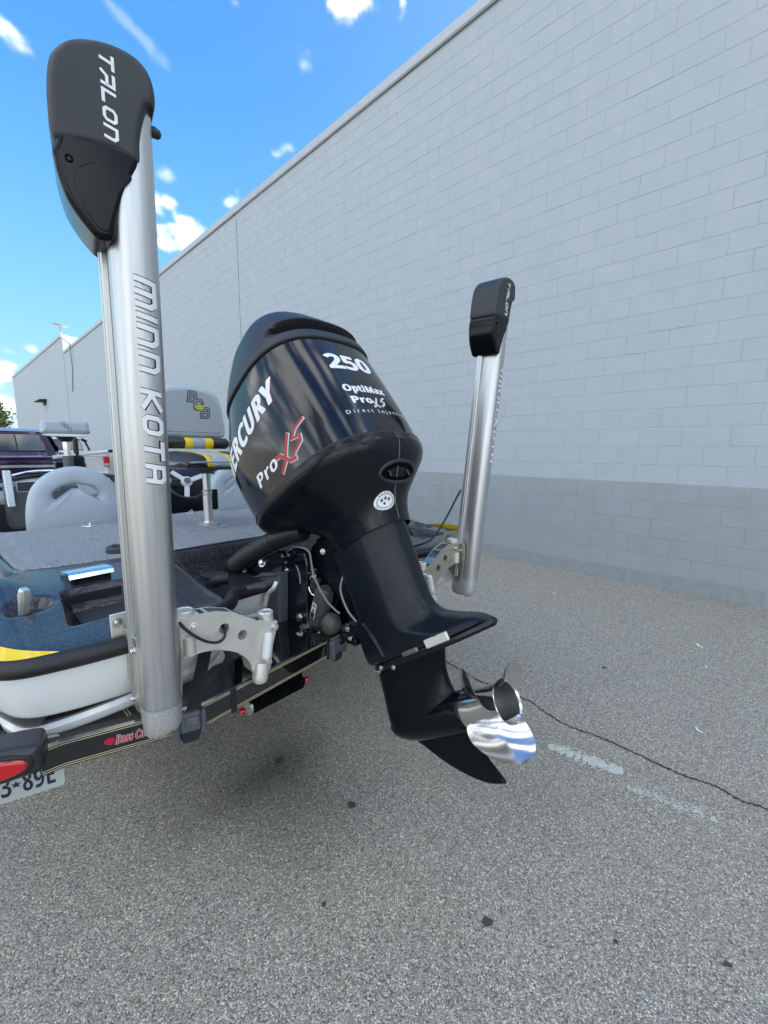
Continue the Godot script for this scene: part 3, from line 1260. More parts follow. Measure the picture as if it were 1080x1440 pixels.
	# things fixed to it
	var wl := thing("wall_light", "dark hooded wall light high on the far end of the block wall", "wall light", Transform3D(Basis(), Vector3(34.4, 4.4, WALL_Z)))
	var hb := MB.new()
	hb.box(Vector3(0, -0.05, -0.06), Vector3(0.45, 0.30, 0.12), 0.02)
	put(hb, "back_box", M.module, wl)
	var hd := MB.new()
	hd.prism(V2([[0, 0.16], [-0.35, 0.12], [-0.52, 0.0], [-0.50, -0.03], [0, -0.02]]), 0.95, 0.02)
	var hood := put(hd, "hood", M.black_flat, wl)
	hood.rotation.y = -PI / 2
	var lens := MB.new()
	lens.box(Vector3(0, -0.06, -0.25), Vector3(0.5, 0.03, 0.3), 0.005)
	put(lens, "lens", M.clear_lens, wl)
	var an := thing("roof_antenna", "white flat dish antenna on a bent mast at the step in the roofline", "antenna", Transform3D(Basis(), Vector3(27.6, 7.75, WALL_Z - 0.1)))
	var dm := MB.new()
	dm.t = Transform3D(Basis(Vector3(0, 0, 1), 0.05) * Basis(Vector3(1, 0, 0), 0.12), Vector3(0.3, 0.05, 0))
	dm.lathe([Vector2(0.0, -0.05), Vector2(0.2, -0.03), Vector2(0.36, 0.0), Vector2(0.37, 0.02), Vector2(0.2, 0.0), Vector2(0.0, -0.02)], 24)
	put(dm, "dish", M.truck_white, an)
	var mm2 := MB.new()
	mm2.tube([Vector3(0.3, 0.0, 0), Vector3(0.2, -0.55, 0), Vector3(-0.3, -0.75, 0), Vector3(-1.3, -1.1, 0.02)], 0.035, 8)
	put(mm2, "mast", M.silver_paint, an)
	var cb := MB.new()
	cb.tube([Vector3(-1.3, -1.1, 0.02), Vector3(-1.25, -2.2, 0.05), Vector3(-0.8, -3.35, 0.06)], 0.022, 6)
	put(cb, "cable", M.letter_grey, an)

func build_trees() -> void:
	# broad crowns beyond the building's far end
	var specs := [[63.0, 2.5, 7.2, 4.2, "dark broad-crowned tree beyond the far end of the block wall"]]
	var rg := RandomNumberGenerator.new()
	rg.seed = 91
	var leaf := MB.new()
	leaf.quad(Vector3(-0.11, 0, -0.05), Vector3(0.11, 0.03, -0.05), Vector3(0.11, 0, 0.06), Vector3(-0.11, 0.02, 0.06), Vector3.UP)
	var lm := leaf.mesh()
	for s in specs:
		var tr := thing("tree", s[4], "tree", Transform3D(Basis(), Vector3(s[0], 0, s[1])))
		var tk := MB.new()
		tk.tube(rnd_path([Vector3(0, -0.1, 0), Vector3(0.1, 1.2, 0.05), Vector3(-0.05, 2.6, 0.1), Vector3(0.1, s[2] * 0.75, 0)], 4), [0.28, 0.26, 0.25, 0.24, 0.23, 0.21, 0.19, 0.17, 0.15, 0.12, 0.09, 0.06, 0.04], 9)
		put(tk, "trunk", M.bark, tr)
		var lb := MB.new()
		for q in 7:
			var a := TAU * q / 7.0 + rg.randf()
			var hh: float = s[2] * rg.randf_range(0.35, 0.55)
			lb.tube([Vector3(0, hh, 0), Vector3(cos(a) * 1.0, hh + 0.7, sin(a) * 1.0), Vector3(cos(a) * s[3] * 0.6, hh + 1.7, sin(a) * s[3] * 0.6)], [0.1, 0.07, 0.03], 6)
		put(lb, "limb", M.bark, tr)
		var xs := []
		for q in 42:
			var a := rg.randf() * TAU
			var rr: float = s[3] * sqrt(rg.randf()) * 0.85
			var cy: float = s[2] * 0.66 + rg.randf_range(-0.28, 0.30) * s[2] * (1.0 - 0.5 * rr / s[3])
			var cr := rg.randf_range(0.5, 1.05)
			for w in 190:
				var d := Vector3(rg.randfn(), rg.randfn() * 0.7, rg.randfn()) * cr * 0.5
				var b := Basis.from_euler(Vector3(rg.randf() * TAU, rg.randf() * TAU, rg.randf() * TAU)).scaled(Vector3.ONE * rg.randf_range(0.8, 1.7))
				xs.append(Transform3D(b, Vector3(cos(a) * rr, cy, sin(a) * rr) + d))
		var mm := MultiMesh.new()
		mm.transform_format = MultiMesh.TRANSFORM_3D
		mm.mesh = lm
		mm.instance_count = xs.size()
		for i in xs.size():
			mm.set_instance_transform(i, xs[i])
		var mi := MultiMeshInstance3D.new()
		mi.multimesh = mm
		mi.material_override = M.leaf_a
		mi.name = "crown"
		mi.set_meta("kind", "stuff")
		tr.add_child(mi, true)

# ---------------------------------------------------------------- pole anchors on the transom
const LETTERS := {
	"T": [[[0.0, 1.0], [1.0, 1.0]], [[0.5, 1.0], [0.5, 0.0]]],
	"A": [[[0.0, 0.0], [0.0, 1.0], [0.8, 1.0], [1.0, 0.8], [1.0, 0.0]], [[0.0, 0.42], [1.0, 0.42]]],
	"a": [[[0.05, 1.0], [1.0, 1.0], [1.0, 0.0]], [[1.0, 0.42], [0.25, 0.42], [0.0, 0.0]]],
	"L": [[[0.0, 1.0], [0.0, 0.0], [0.95, 0.0]]],
	"O": [[[0.2, 0.0], [0.8, 0.0], [1.0, 0.2], [1.0, 0.8], [0.8, 1.0], [0.2, 1.0], [0.0, 0.8], [0.0, 0.2], [0.2, 0.0]]],
	"N": [[[0.0, 0.0], [0.0, 1.0], [0.75, 1.0], [1.0, 0.75], [1.0, 0.0]]],
	"M": [[[0.0, 0.0], [0.0, 1.0], [1.25, 1.0], [1.5, 0.75], [1.5, 0.0]], [[0.75, 1.0], [0.75, 0.0]]],
	"I": [[[0.0, 1.0], [0.0, 0.0]]],
	"K": [[[0.0, 1.0], [0.0, 0.0]], [[1.0, 1.0], [0.12, 0.5], [1.0, 0.0]]],
}

# a word of stroke letters, centred, cap height h
func word(s: String, h: float, wide: float, weight: float, slant: float, gap: float) -> PackedVector2Array:
	var o := PackedVector2Array()
	var x := 0.0
	for ch in s:
		if ch == " ":
			x += wide * 0.75
			continue
		var w := 0.0
		var lines := []
		for ln in LETTERS[ch]:
			var q := []
			for p in ln:
				w = maxf(w, p[0])
				q.append(Vector2(x + p[0] * wide, p[1] * (h - weight) + weight * 0.5))
			lines.append(q)
		var t := strokes(lines, weight)
		o.append_array(t)
		x += w * wide + gap
	for i in o.size():
		o[i].x += slant * o[i].y
	var lo := Vector2(1e9, 1e9)
	var hi := -lo
	for p in o:
		lo = lo.min(p)
		hi = hi.max(p)
	for i in o.size():
		o[i] -= (lo + hi) * 0.5
	return o

func anchor_pole(base: Vector3, top_dir: Vector3, tall: float, turn: float, label: String) -> void:
	var y := top_dir.normalized()
	var aft := Vector3(-cos(turn), 0, -sin(turn))
	var z := (aft - y * y.dot(aft)).normalized()
	var x := y.cross(z)
	var t := thing("pole_anchor", label, "boat anchor", Transform3D(Basis(x, y * tall, z), base), "pole anchors either side of the engine")
	var A := 0.050
	var Bz := 0.070
	var EX := 2.7
	var L := 1.50
	var mb := MB.new()
	var rows := []
	for yy in [0.085, 0.4, 0.8, 1.2, L]:
		var row := PackedVector3Array()
		for p in super_ring(Vector2.ZERO, A, Bz, EX, 40):
			row.append(Vector3(p.x, yy, p.y))
		rows.append(row)
	mb.grid(rows, true)
	put(mb, "tube", M.alu, t)
	# corroded foot with a worn, uneven lower rim
	var ft := MB.new()
	rows = []
	var rg := RandomNumberGenerator.new()
	rg.seed = 31
	var wob := []
	for j in 40:
		wob.append(rg.randf_range(-0.004, 0.004))
	for k in 7:
		var yy: float = [0.085, 0.05, 0.025, 0.008, -0.003, -0.007, -0.008][k]
		var s: float = [1.012, 1.014, 1.0, 0.95, 0.82, 0.5, 0.0][k]
		var row := PackedVector3Array()
		var i := 0
		for p in super_ring(Vector2.ZERO, A, Bz, EX, 40):
			row.append(Vector3(p.x * s, yy + (wob[i] if k > 2 else 0.0) + p.x * 0.12 * (1.0 if k > 2 else 0.0), p.y * s))
			i += 1
		rows.append(row)
	ft.grid(rows, true)
	put(ft, "foot", M.corroded, t)
	var tr := MB.new()
	tr.box(Vector3(-A - 0.006, 0.66, -0.030), Vector3(0.016, 1.14, 0.030), 0.003)
	tr.box(Vector3(-A - 0.0155, 0.66, -0.030), Vector3(0.004, 1.14, 0.010), 0.001)
	put(tr, "mounting_track", M.alu, t)
	# scuffs where the pole has been knocked
	for k in 7:
		var sm := MB.new()
		var sx := rg.randf_range(-0.030, 0.030)
		var sy := rg.randf_range(0.15, 1.15)
		var sl := rg.randf_range(0.006, 0.016)
		var sq := PackedVector2Array()
		for q in 5:
			var u := q / 5.0
			sq.append_array(PackedVector2Array([Vector2(sx + sl * u, sy + 0.002 * sin(q * 2.0)), Vector2(sx + sl * (u + 0.2), sy + 0.002 * sin(q * 2.0 + 2.0)), Vector2(sx + sl * (u + 0.1), sy + 0.0022 + 0.002 * sin(q * 2.0))]))
		decal(sm, sq, func(p: Vector2) -> Vector3: return Vector3(p.x, p.y, Bz * pow(1.0 - pow(absf(p.x) / A, EX), 1.0 / EX)), 0.02, 0.0004)
		put(sm, "scuff", M.letter_grey, t)
	# head: cover above, chin below
	var cover := rounded([[-0.137, 1.372], [-0.144, 1.43], [-0.138, 1.503], [-0.122, 1.540], [-0.090, 1.570], [-0.037, 1.589], [0.012, 1.588], [0.040, 1.568], [0.050, 1.532], [0.0475, 1.50], [0.034, 1.495], [0.0235, 1.46], [0.017, 1.42], [0.011, 1.374], [-0.03, 1.383], [-0.08, 1.379]], 4)
	var small := func(l: PackedVector2Array) -> PackedVector2Array:
		var o := PackedVector2Array()
		for p in l:
			o.append(Vector2(p.x * 0.96 + 0.005, 1.385 + (p.y - 1.385) * 0.93))
		return o
	var hb := MB.new()
	hb.pillow(small.call(cover), 0.150, 0.015, 6)
	var head := put(hb, "head_cover", M.black_cap, t)
	var chin := rounded([[-0.137, 1.368], [-0.143, 1.345], [-0.134, 1.29], [-0.120, 1.254], [-0.092, 1.214], [-0.070, 1.199], [-0.046, 1.208], [-0.038, 1.25], [-0.022, 1.305], [0.001, 1.350], [0.011, 1.378], [0.0, 1.395], [-0.03, 1.40], [-0.08, 1.398], [-0.125, 1.392]], 4)
	var cb := MB.new()
	cb.pillow(small.call(chin), 0.1475, 0.012, 5)
	put(cb, "head_chin", M.black_gear, t)
	var lens := rounded([[-0.105, 1.325], [-0.06, 1.352], [-0.005, 1.345], [-0.028, 1.305], [-0.046, 1.25], [-0.058, 1.215], [-0.085, 1.232], [-0.108, 1.285]], 4)
	var lb := MB.new()
	lb.pillow(small.call(lens), 0.1495, 0.002, 3)
	put(lb, "indicator_window", M.black_gear, t)
	for s in [-1.0, 1.0]:
		var sc := MB.new()
		sc.t = Transform3D(MB.basis_to(Vector3(0, 0, s)), Vector3(-0.106, 1.343, 0.0736 * s))
		sc.lathe([Vector2(0.007, 0.0), Vector2(0.007, 0.0015), Vector2(0.004, 0.0015), Vector2(0.0035, -0.004), Vector2(0.0, -0.004)], 14)
		put(sc, "screw", M.black_deep, t)
	var kb := MB.new()
	kb.tube([Vector3(0.03, 1.475, 0.02), Vector3(0.055, 1.474, 0.02), Vector3(0.064, 1.472, 0.02), Vector3(0.068, 1.471, 0.02)], [0.011, 0.011, 0.009, 0.004], 12)
	put(kb, "release_knob", M.black_cap, t)
	# lettering down both flat sides of the head and down the tube
	var wt := fit(word("TaLON", 0.028, 0.0225, 0.0062, 0.22, 0.0125), 0.150)
	for s in [1.0, -1.0]:
		var lt := MB.new()
		decal(lt, wt, func(p: Vector2) -> Vector3: return Vector3(-0.032 + p.y, 1.474 - p.x, 0.0752) if s > 0.0 else Vector3(-0.032 - p.y, 1.474 - p.x, -0.0752), 0.05)
		put(lt, "lettering", M.letter_white, head)
	var wide := 0.0295
	var w1 := word("MINN KOTA", 0.047, wide, 0.0130, 0.16, 0.0195)
	var w0 := word("MINN KOTA", 0.047, wide, 0.0096, 0.16, 0.0195)
	var k := 0.47 / span(w1).x
	for ww in [w1, w0]:
		for i in ww.size():
			ww[i].x *= k
	var on := func(p: Vector2) -> Vector3:
		var xx := clampf(0.0135 + p.y * 0.93, -A * 0.995, A * 0.995)
		return Vector3(xx, 0.925 - p.x, Bz * pow(1.0 - pow(absf(xx) / A, EX), 1.0 / EX))
	var o1 := MB.new()
	decal(o1, w1, on, 0.006, 0.0005)
	put(o1, "lettering_outline", M.letter_black, t)
	var o2 := MB.new()
	decal(o2, w0, on, 0.006, 0.0009)
	put(o2, "lettering", M.letter_white, t)

func build_anchors() -> void:
	anchor_pole(Vector3(1.2, 0.738, 0.378), Vector3(-0.09, 1.63, -0.012), 1.0, 0.22, "silver pole anchor with black head standing tallest beside the white hull corner")
	anchor_pole(Vector3(1.2, 0.728, 1.973), Vector3(-0.068, 1.63, 0.122), 1.05, 0.0, "silver pole anchor leaning on the wall side of the engine")
	outrigger(1.0, "silver aluminium bracket with round holes joining the tallest anchor pole to the stern")
	outrigger(-1.0, "gold tinted aluminium bracket carrying the anchor pole on the wall side")

func outrigger(side: float, label: String) -> void:
	var mz := func(z: float) -> float: return z if side > 0.0 else 2.352 - z
	var t := thing("outrigger_bracket", label, "bracket", Transform3D(), "anchor pole brackets")
	var plate_m: Material = M.alu_plate if side > 0.0 else M.alu_gold
	var front := [[0.436, 1.037], [0.465, 1.020], [0.499, 1.027], [0.55, 1.021], [0.607, 1.002], [0.66, 0.967], [0.685, 0.95], [0.764, 0.926], [0.76, 0.899], [0.744, 0.849], [0.73, 0.763], [0.707, 0.751], [0.665, 0.774], [0.656, 0.813], [0.639, 0.839], [0.615, 0.863], [0.585, 0.881], [0.544, 0.899], [0.505, 0.906], [0.473, 0.907], [0.446, 0.908], [0.441, 0.956]]
	var pts := PackedVector2Array()
	for p in front:
		pts.append(Vector2(mz.call(p[0]), p[1]))
	if side < 0.0:
		pts.reverse()
	var cs := CSGCombiner3D.new()
	# local x -> world z, local y -> world y, local z -> world -x
	cs.transform = Transform3D(Basis(Vector3(0, 0, 1), Vector3(0, 1, 0), Vector3(-1, 0, 0)), Vector3(1.20, 0, 0))
	var body := CSGPolygon3D.new()
	body.polygon = pts
	body.depth = 0.058
	body.material = plate_m
	cs.add_child(body)
	for h in [[0.573, 0.959, 0.0165], [0.633, 0.918, 0.0165]]:
		var cy := CSGCylinder3D.new()
		cy.radius = h[2]
		cy.height = 0.3
		cy.sides = 28
		cy.material = plate_m
		cy.operation = CSGShape3D.OPERATION_SUBTRACTION
		cy.transform = Transform3D(Basis(Vector3.RIGHT, PI / 2), Vector3(mz.call(h[0]), h[1], 0))
		cs.add_child(cy)
	for pk in [[0.503, 0.520, 1.0255, 1.0245], [0.530, 0.598, 1.0235, 1.0035], [0.606, 0.652, 1.001, 0.971], [0.690, 0.725, 0.948, 0.938]]:
		var cp := CSGPolygon3D.new()
		var q := V2([[mz.call(pk[0]), pk[2] - 0.02], [mz.call(pk[1]), pk[3] - 0.02], [mz.call(pk[1]), pk[3] + 0.05], [mz.call(pk[0]), pk[2] + 0.05]])
		if side < 0.0:
			q.reverse()
		cp.polygon = q
		cp.depth = 0.044
		cp.transform.origin.z = -0.007
		cp.material = M.pocket
		cp.operation = CSGShape3D.OPERATION_SUBTRACTION
		cs.add_child(cp)
	cs.name = "bracket_plate"
	t.add_child(cs, true)
	# pivot rings: hollow bosses standing through both ends
	for b in [[0.466, 0.925, 1.043, 0.029, 0.020, 1.225], [0.737, 0.862, 0.962, 0.025, 0.017, 1.225]]:
		var rb := MB.new()
		rb.t = Transform3D(Basis(), Vector3(b[5] + 0.004, 0, mz.call(b[0])))
		rb.lathe([Vector2(b[3], b[1]), Vector2(b[3], b[2] - 0.003), Vector2(b[3] - 0.003, b[2]), Vector2(b[4] + 0.002, b[2]), Vector2(b[4], b[2] - 0.002), Vector2(b[4], b[2] - 0.07)], 28)
		put(rb, "pivot_ring", M.alu_plate, t)
		var ib := MB.new()
		ib.t = rb.t
		ib.lathe([Vector2(b[4] * 0.55, b[2] - 0.06), Vector2(b[4] * 0.55, b[2] - 0.024), Vector2(b[4] * 0.35, b[2] - 0.02), Vector2(0, b[2] - 0.02)], 12)
		put(ib, "pivot_bolt", M.steel, t)
	var r2 := MB.new()
	r2.t = Transform3D(Basis(), Vector3(1.205, 0, mz.call(0.466)))
	r2.lathe([Vector2(0.020, 0.915), Vector2(0.020, 0.968), Vector2(0.018, 0.970), Vector2(0.014, 0.970), Vector2(0.0125, 0.966), Vector2(0.0125, 0.93)], 24)
	put(r2, "lower_pivot_ring", M.alu_plate, t)
	var sl := MB.new()
	sl.tube([Vector3(1.190, 0.900, mz.call(0.724)), Vector3(1.190, 0.892, mz.call(0.722)), Vector3(1.186, 0.822, mz.call(0.707)), Vector3(1.186, 0.814, mz.call(0.705))], [0.011, 0.0155, 0.0155, 0.011], 16)
	put(sl, "pivot_sleeve", M.gel_white, t)
	var pb := MB.new()
	pb.tube([Vector3(1.200, 0.80, mz.call(0.698)), Vector3(1.196, 0.752, mz.call(0.687)), Vector3(1.196, 0.738, mz.call(0.685)), Vector3(1.196, 0.732, mz.call(0.684))], [0.027, 0.027, 0.024, 0.015], 20)
	put(pb, "pivot_foot", M.alu_plate, t)
	for p in [[0.48, 0.995], [0.751, 0.908], [0.722, 0.790], [0.471, 0.920]]:
		var bolts := MB.new()
		bolts.bolt(Vector3(1.1995, p[1], mz.call(p[0])), Vector3(-1, 0.15, -0.2 * side), 0.0085)
		put(bolts, "bolt", M.steel, t)
	# channel round the pole's foot: a back plate and two cheeks
	var cz: float = 0.378 if side > 0.0 else 1.977
	var ch := MB.new()
	ch.t = Transform3D(Basis(Vector3(0, 0, 1), Vector3(0.055, 1, 0).normalized(), Vector3(-1, 0.055, 0).normalized()), Vector3(1.235, 0.895, cz))
	ch.box(Vector3(-0.005, 0.10, -0.055), Vector3(0.155 if side > 0.0 else 0.12, 0.13, 0.008), 0.002)
	put(ch, "back_plate", M.alu_plate if side > 0.0 else M.alu_gold, t)
	for s in [-1.0, 1.0]:
		var cm := MB.new()
		cm.t = ch.t
		cm.prism(V2([[-0.03, 0.125], [0.095, 0.115], [0.095, 0.03], [0.068, -0.10], [0.035, -0.105], [-0.03, 0.0]]), 0.006, 0.0015)
		var o := put(cm, "cheek_plate", M.alu_gold, t)
		# the prism lies in the plate's plane; stand it fore and aft beside the pole
		var keep := Transform3D(Basis(Vector3(-1, 0.055, 0).normalized(), Vector3(0.055, 1, 0).normalized(), Vector3(0, 0, 1)), Vector3(1.265, 0.895, cz + s * 0.053))
		o.transform = keep * ch.t.affine_inverse()
	for p in [[-0.067, 0.14, -0.050], [-0.067, 0.055, -0.050]]:
		var bb := MB.new()
		bb.t = ch.t
		bb.bolt(Vector3(p[0] * side, p[1], p[2]), Vector3(0, 0, 1), 0.008)
		put(bb, "plate_bolt", M.steel, t)
	for s in [-1.0, 1.0]:
		for yy in [0.985, 0.835]:
			var bb := MB.new()
			bb.bolt(Vector3(1.205 if yy > 0.9 else 1.235, yy - 0.01, cz + s * 0.056), Vector3(0, 0, s), 0.0075)
			put(bb, "plate_bolt", M.steel, t)
	if side > 0.0:
		var cb := MB.new()
		cb.tube(rnd_path([Vector3(1.24, 1.05, 0.43), Vector3(1.185, 1.00, 0.452), Vector3(1.178, 0.955, 0.495), Vector3(1.176, 0.934, 0.535), Vector3(1.18, 0.940, 0.562), Vector3(1.20, 0.958, 0.573), Vector3(1.25, 0.965, 0.58)], 6), 0.0045, 8)
		put(cb, "cable", M.rubber, t)
	else:
		var cb := MB.new()
		cb.tube(rnd_path([Vector3(1.235, 1.30, 1.965), Vector3(1.25, 1.258, 1.945), Vector3(1.26, 1.149, 1.86), Vector3(1.27, 1.06, 1.765), Vector3(1.30, 1.03, 1.71), Vector3(1.4, 0.99, 1.69)], 6), 0.0055, 8)
		put(cb, "cable", M.rubber, t)

# ---------------------------------------------------------------- outboard engine (local x: aft along the propeller shaft, y: up the drive, z: port)
const E_O := Vector3(1.03797, 0.37734, 1.196)
const CK := [1.0, 1.15, 1.3, 1.45, 1.55, 1.65, 1.73, 1.79]
const CUF := [-0.12, -0.148, -0.152, -0.058, 0.012, 0.085, 0.145, 0.23]
const CUR := [0.66, 0.65, 0.635, 0.615, 0.60, 0.562, 0.505, 0.42]
const CB := [0.305, 0.315, 0.315, 0.302, 0.284, 0.250, 0.206, 0.12]
const CE := 2.8

func loft_y(mb: MB, vs: Array, uf: Array, ur: Array, b: Array, ex: float, seg := 48, n := 4, grow := 0.0, bend = null) -> void:
	var rows := []
	var steps := (vs.size() - 1) * n
	for i in steps + 1:
		var k := float(i) / n
		var i0 := mini(int(k), vs.size() - 2)
		var v: float = lerpf(vs[i0], vs[i0 + 1], k - i0)
		var f := tab(vs, uf, v)
		var r := tab(vs, ur, v)
		var w := tab(vs, b, v)
		var row := PackedVector3Array()
		var j := 0
		for p in super_ring(Vector2((f + r) * 0.5, 0), (r - f) * 0.5 + grow, w + grow, ex, seg):
			var q := Vector3(p.x, v, p.y)
			if bend != null:
				q = bend.call(q, TAU * j / seg)
			row.append(q)
			j += 1
		rows.append(row)
	mb.grid(rows, true)

func cap_ring(mb: MB, v: float, f: float, r: float, w: float, ex: float, face: float, seg := 48) -> void:
	var q := super_ring(Vector2((f + r) * 0.5, 0), (r - f) * 0.5, w, ex, seg)
	for j in seg:
		var a := q[j]
		var b := q[(j + 1) % seg]
		mb.tri(Vector3((f + r) * 0.5, v, 0), Vector3(a.x, v, a.y), Vector3(b.x, v, b.y), Vector3(0, face, 0))

func on_port(p: Vector2) -> Vector3:
	var f := tab(CK, CUF, p.y)
	var r := tab(CK, CUR, p.y)
	var w := tab(CK, CB, p.y)
	var s := clampf(absf((p.x - (f + r) * 0.5) / ((r - f) * 0.5)), 0.0, 0.9999)
	return Vector3(p.x, p.y, w * pow(1.0 - pow(s, CE), 1.0 / CE))

func on_rear(p: Vector2) -> Vector3:
	# p.x runs to starboard as one reads it from astern
	var f := tab(CK, CUF, p.y)
	var r := tab(CK, CUR, p.y)
	var w := tab(CK, CB, p.y)
	var s := clampf(absf(p.x / w), 0.0, 0.9999)
	return Vector3((f + r) * 0.5 + (r - f) * 0.5 * pow(1.0 - pow(s, CE), 1.0 / CE), p.y, -p.x)

func place(tr: PackedVector2Array, at: Vector2, turn := 0.0) -> PackedVector2Array:
	var o := PackedVector2Array()
	for p in tr:
		o.append(at + p.rotated(turn))
	return o

# the same word printed a few times slightly apart, for a heavier face
func heavy(tr: PackedVector2Array, k: float) -> PackedVector2Array:
	var o := PackedVector2Array()
	for d in [Vector2(k, 0), Vector2(-k, 0), Vector2(0, k * 0.6), Vector2(0, -k * 0.6)]:
		for p in tr:
			o.append(p + d)
	return o

func build_engine() -> void:
	var ax := Vector3(-0.82755879, 0.56137906, 0)
	var ay := Vector3(0.56137906, 0.82755879, 0)
	var en := thing("outboard_engine", "large black outboard engine tilted up on the stern with a polished propeller", "outboard engine", Transform3D(Basis(ax, ay, ax.cross(ay)), E_O))
	# ---- cowl
	var mb := MB.new()
	var rows := []
	for i in 41:
		var v := lerpf(1.004, 1.497, i / 40.0)
		var row := PackedVector3Array()
		for p in super_ring(Vector2((tab(CK, CUF, v) + tab(CK, CUR, v)) * 0.5, 0), (tab(CK, CUR, v) - tab(CK, CUF, v)) * 0.5, tab(CK, CB, v), CE, 96):
			row.append(Vector3(p.x, v, p.y))
		rows.append(row)
	mb.grid(rows, true)
	var cowl := put(mb, "cowl", M.black_gloss, en)
	# ---- matte cap with its rearward air slot
	mb = MB.new()
	rows = []
	var vs := [1.492, 1.494, 1.50, 1.515, 1.528, 1.534, 1.540, 1.552, 1.566, 1.576, 1.583, 1.592, 1.606, 1.625, 1.65, 1.675, 1.70, 1.725, 1.75, 1.772, 1.788, 1.796, 1.80]
	for i in vs.size():
		var v: float = vs[i]
		var vv := minf(v, 1.79)
		var f := tab(CK, CUF, vv)
		var r := tab(CK, CUR, vv)
		var w := tab(CK, CB, vv)
		var gr: float = [0.0, 0.007, 0.010, 0.010][mini(i, 3)]
		if v > 1.76:
			gr = 0.010 - (v - 1.76) * 0.2
		var sh := 1.0
		if i == vs.size() - 2:
			sh = 0.72
		elif i == vs.size() - 1:
			sh = 0.0
		var row := PackedVector3Array()
		var j := 0
		for p in super_ring(Vector2.ZERO, ((r - f) * 0.5 + gr) * sh, (w + gr) * sh, CE, 96):
			var an := TAU * j / 96.0
			# slot: from the port rear corner round the back
			var q := Vector3((f + r) * 0.5 + p.x, v, p.y)
			var wrapd := wrapf(an, -PI, PI)
			var win := smoothstep(-1.12, -0.70, wrapd) * (1.0 - smoothstep(0.70, 1.12, wrapd))
			# the floor of the slot falls away towards its ends
			var lo := 1.536 + 0.030 * (1.0 - win)
			var hi := 1.588 - 0.012 * (1.0 - win)
			if v > lo and v < hi and win > 0.05:
				var dep := 0.085 * win * smoothstep(lo, lo + 0.005, v) * (1.0 - smoothstep(hi - 0.008, hi, v))
				q.x -= dep * cos(an)
				q.z -= dep * sin(an) * 0.6
			elif v >= hi and v < 1.67:
				# brow over the slot stands a little proud
				var k := 0.012 * win * (1.0 - smoothstep(1.60, 1.67, v))
				q.x += k * cos(an)
			row.append(q)
			j += 1
		rows.append(row)
	mb.grid(rows, true)
	put(mb, "cowl_cap", M.black_cap, en)
	# ---- lower cowl with rear fairing
	mb = MB.new()
	var LV := [0.71, 0.77, 0.82, 0.86, 0.90, 0.94, 0.97, 1.0]
	var LF := [0.185, 0.17, 0.14, 0.095, 0.02, -0.075, -0.115, -0.124]
	var LR := [0.505, 0.522, 0.548, 0.585, 0.622, 0.655, 0.669, 0.668]
	var LB := [0.132, 0.142, 0.165, 0.20, 0.245, 0.293, 0.310, 0.312]
	loft_y(mb, LV, LF, LR, LB, 2.7, 72, 4)
	cap_ring(mb, 1.0, LF[7], LR[7], LB[7], 2.7, 1.0, 72)
	var lower := put(mb, "lower_cowl", M.black_semi, en)
	var low_on := func(p: Vector2) -> Vector3:
		var f := tab(LV, LF, p.y)
		var r := tab(LV, LR, p.y)
		var w := tab(LV, LB, p.y)
		var s := clampf(absf(p.x / w), 0.0, 0.999)
		return Vector3((f + r) * 0.5 + (r - f) * 0.5 * pow(1.0 - pow(s, 2.7), 1.0 / 2.7), p.y, -p.x)
	# lip between cowl and lower cowl
	mb = MB.new()
	rows = []
	for k in [[0.997, 0.002], [1.0, 0.006], [1.006, 0.006], [1.009, 0.001]]:
		var row := PackedVector3Array()
		for p in super_ring(Vector2(0.27, 0), 0.39 + k[1], 0.305 + k[1], CE, 96):
			row.append(Vector3(p.x, k[0], p.y))
		rows.append(row)
	mb.grid(rows, true)
	put(mb, "cowl_seal", M.rubber, en)
	# centre seam of the fairing, raised rim and tunnel of the exhaust relief
	mb = MB.new()
	var ln := []
	for i in 14:
		var v := lerpf(0.72, 0.99, i / 13.0)
		ln.append(low_on.call(Vector2(0.0, v)) + Vector3(0.0004, 0, 0))
	mb.tube(ln, 0.0012, 5)
	put(mb, "seam", M.letter_grey, lower)
	mb = MB.new()
	var ring := []
	for j in 33:
		var a := TAU * j / 32.0
		ring.append(low_on.call(Vector2(0.010 + 0.100 * cos(a), 0.872 + 0.030 * sin(a))) + Vector3(0.002, 0, 0))
	mb.tube(ring, 0.0075, 8, false)
	put(mb, "exhaust_rim", M.black_cap, lower)
	mb = MB.new()
	rows = []
	for k in [[0.96, 0.003], [0.9, 0.0035], [0.62, 0.001], [0.45, -0.002], [0.0, -0.004]]:
		var row := PackedVector3Array()
		for j in 32:
			var a := TAU * j / 32.0
			row.append(low_on.call(Vector2(0.010 + 0.096 * cos(a) * k[0], 0.872 + 0.027 * sin(a) * k[0])) + Vector3(k[1] + 0.0005, 0, 0))
		rows.append(row)
	mb.grid(rows, true, Vector3(1, 0, 0))
	put(mb, "exhaust_grille", M.black_deep, lower)
	for s in [-0.045, 0.060]:
		mb = MB.new()
		mb.box(low_on.call(Vector2(s, 0.872)) + Vector3(0.004, 0, 0), Vector3(0.006, 0.040, 0.012), 0.003)
		put(mb, "exhaust_bar", M.black_cap, lower)
	# latch at the top of the seam
	mb = MB.new()
	mb.box(low_on.call(Vector2(0.005, 0.985)) + Vector3(0.001, 0, 0), Vector3(0.008, 0.030, 0.036), 0.003)
	put(mb, "latch", M.black_cap, lower)
	# round emissions sticker with stars
	mb = MB.new()
	var disc := PackedVector2Array()
	for j in 32:
		var a := TAU * j / 32.0
		var b := TAU * (j + 1) / 32.0
		disc.append_array(PackedVector2Array([Vector2.ZERO, Vector2(cos(a), sin(a)) * Vector2(0.046, 0.031), Vector2(cos(b), sin(b)) * Vector2(0.046, 0.031)]))
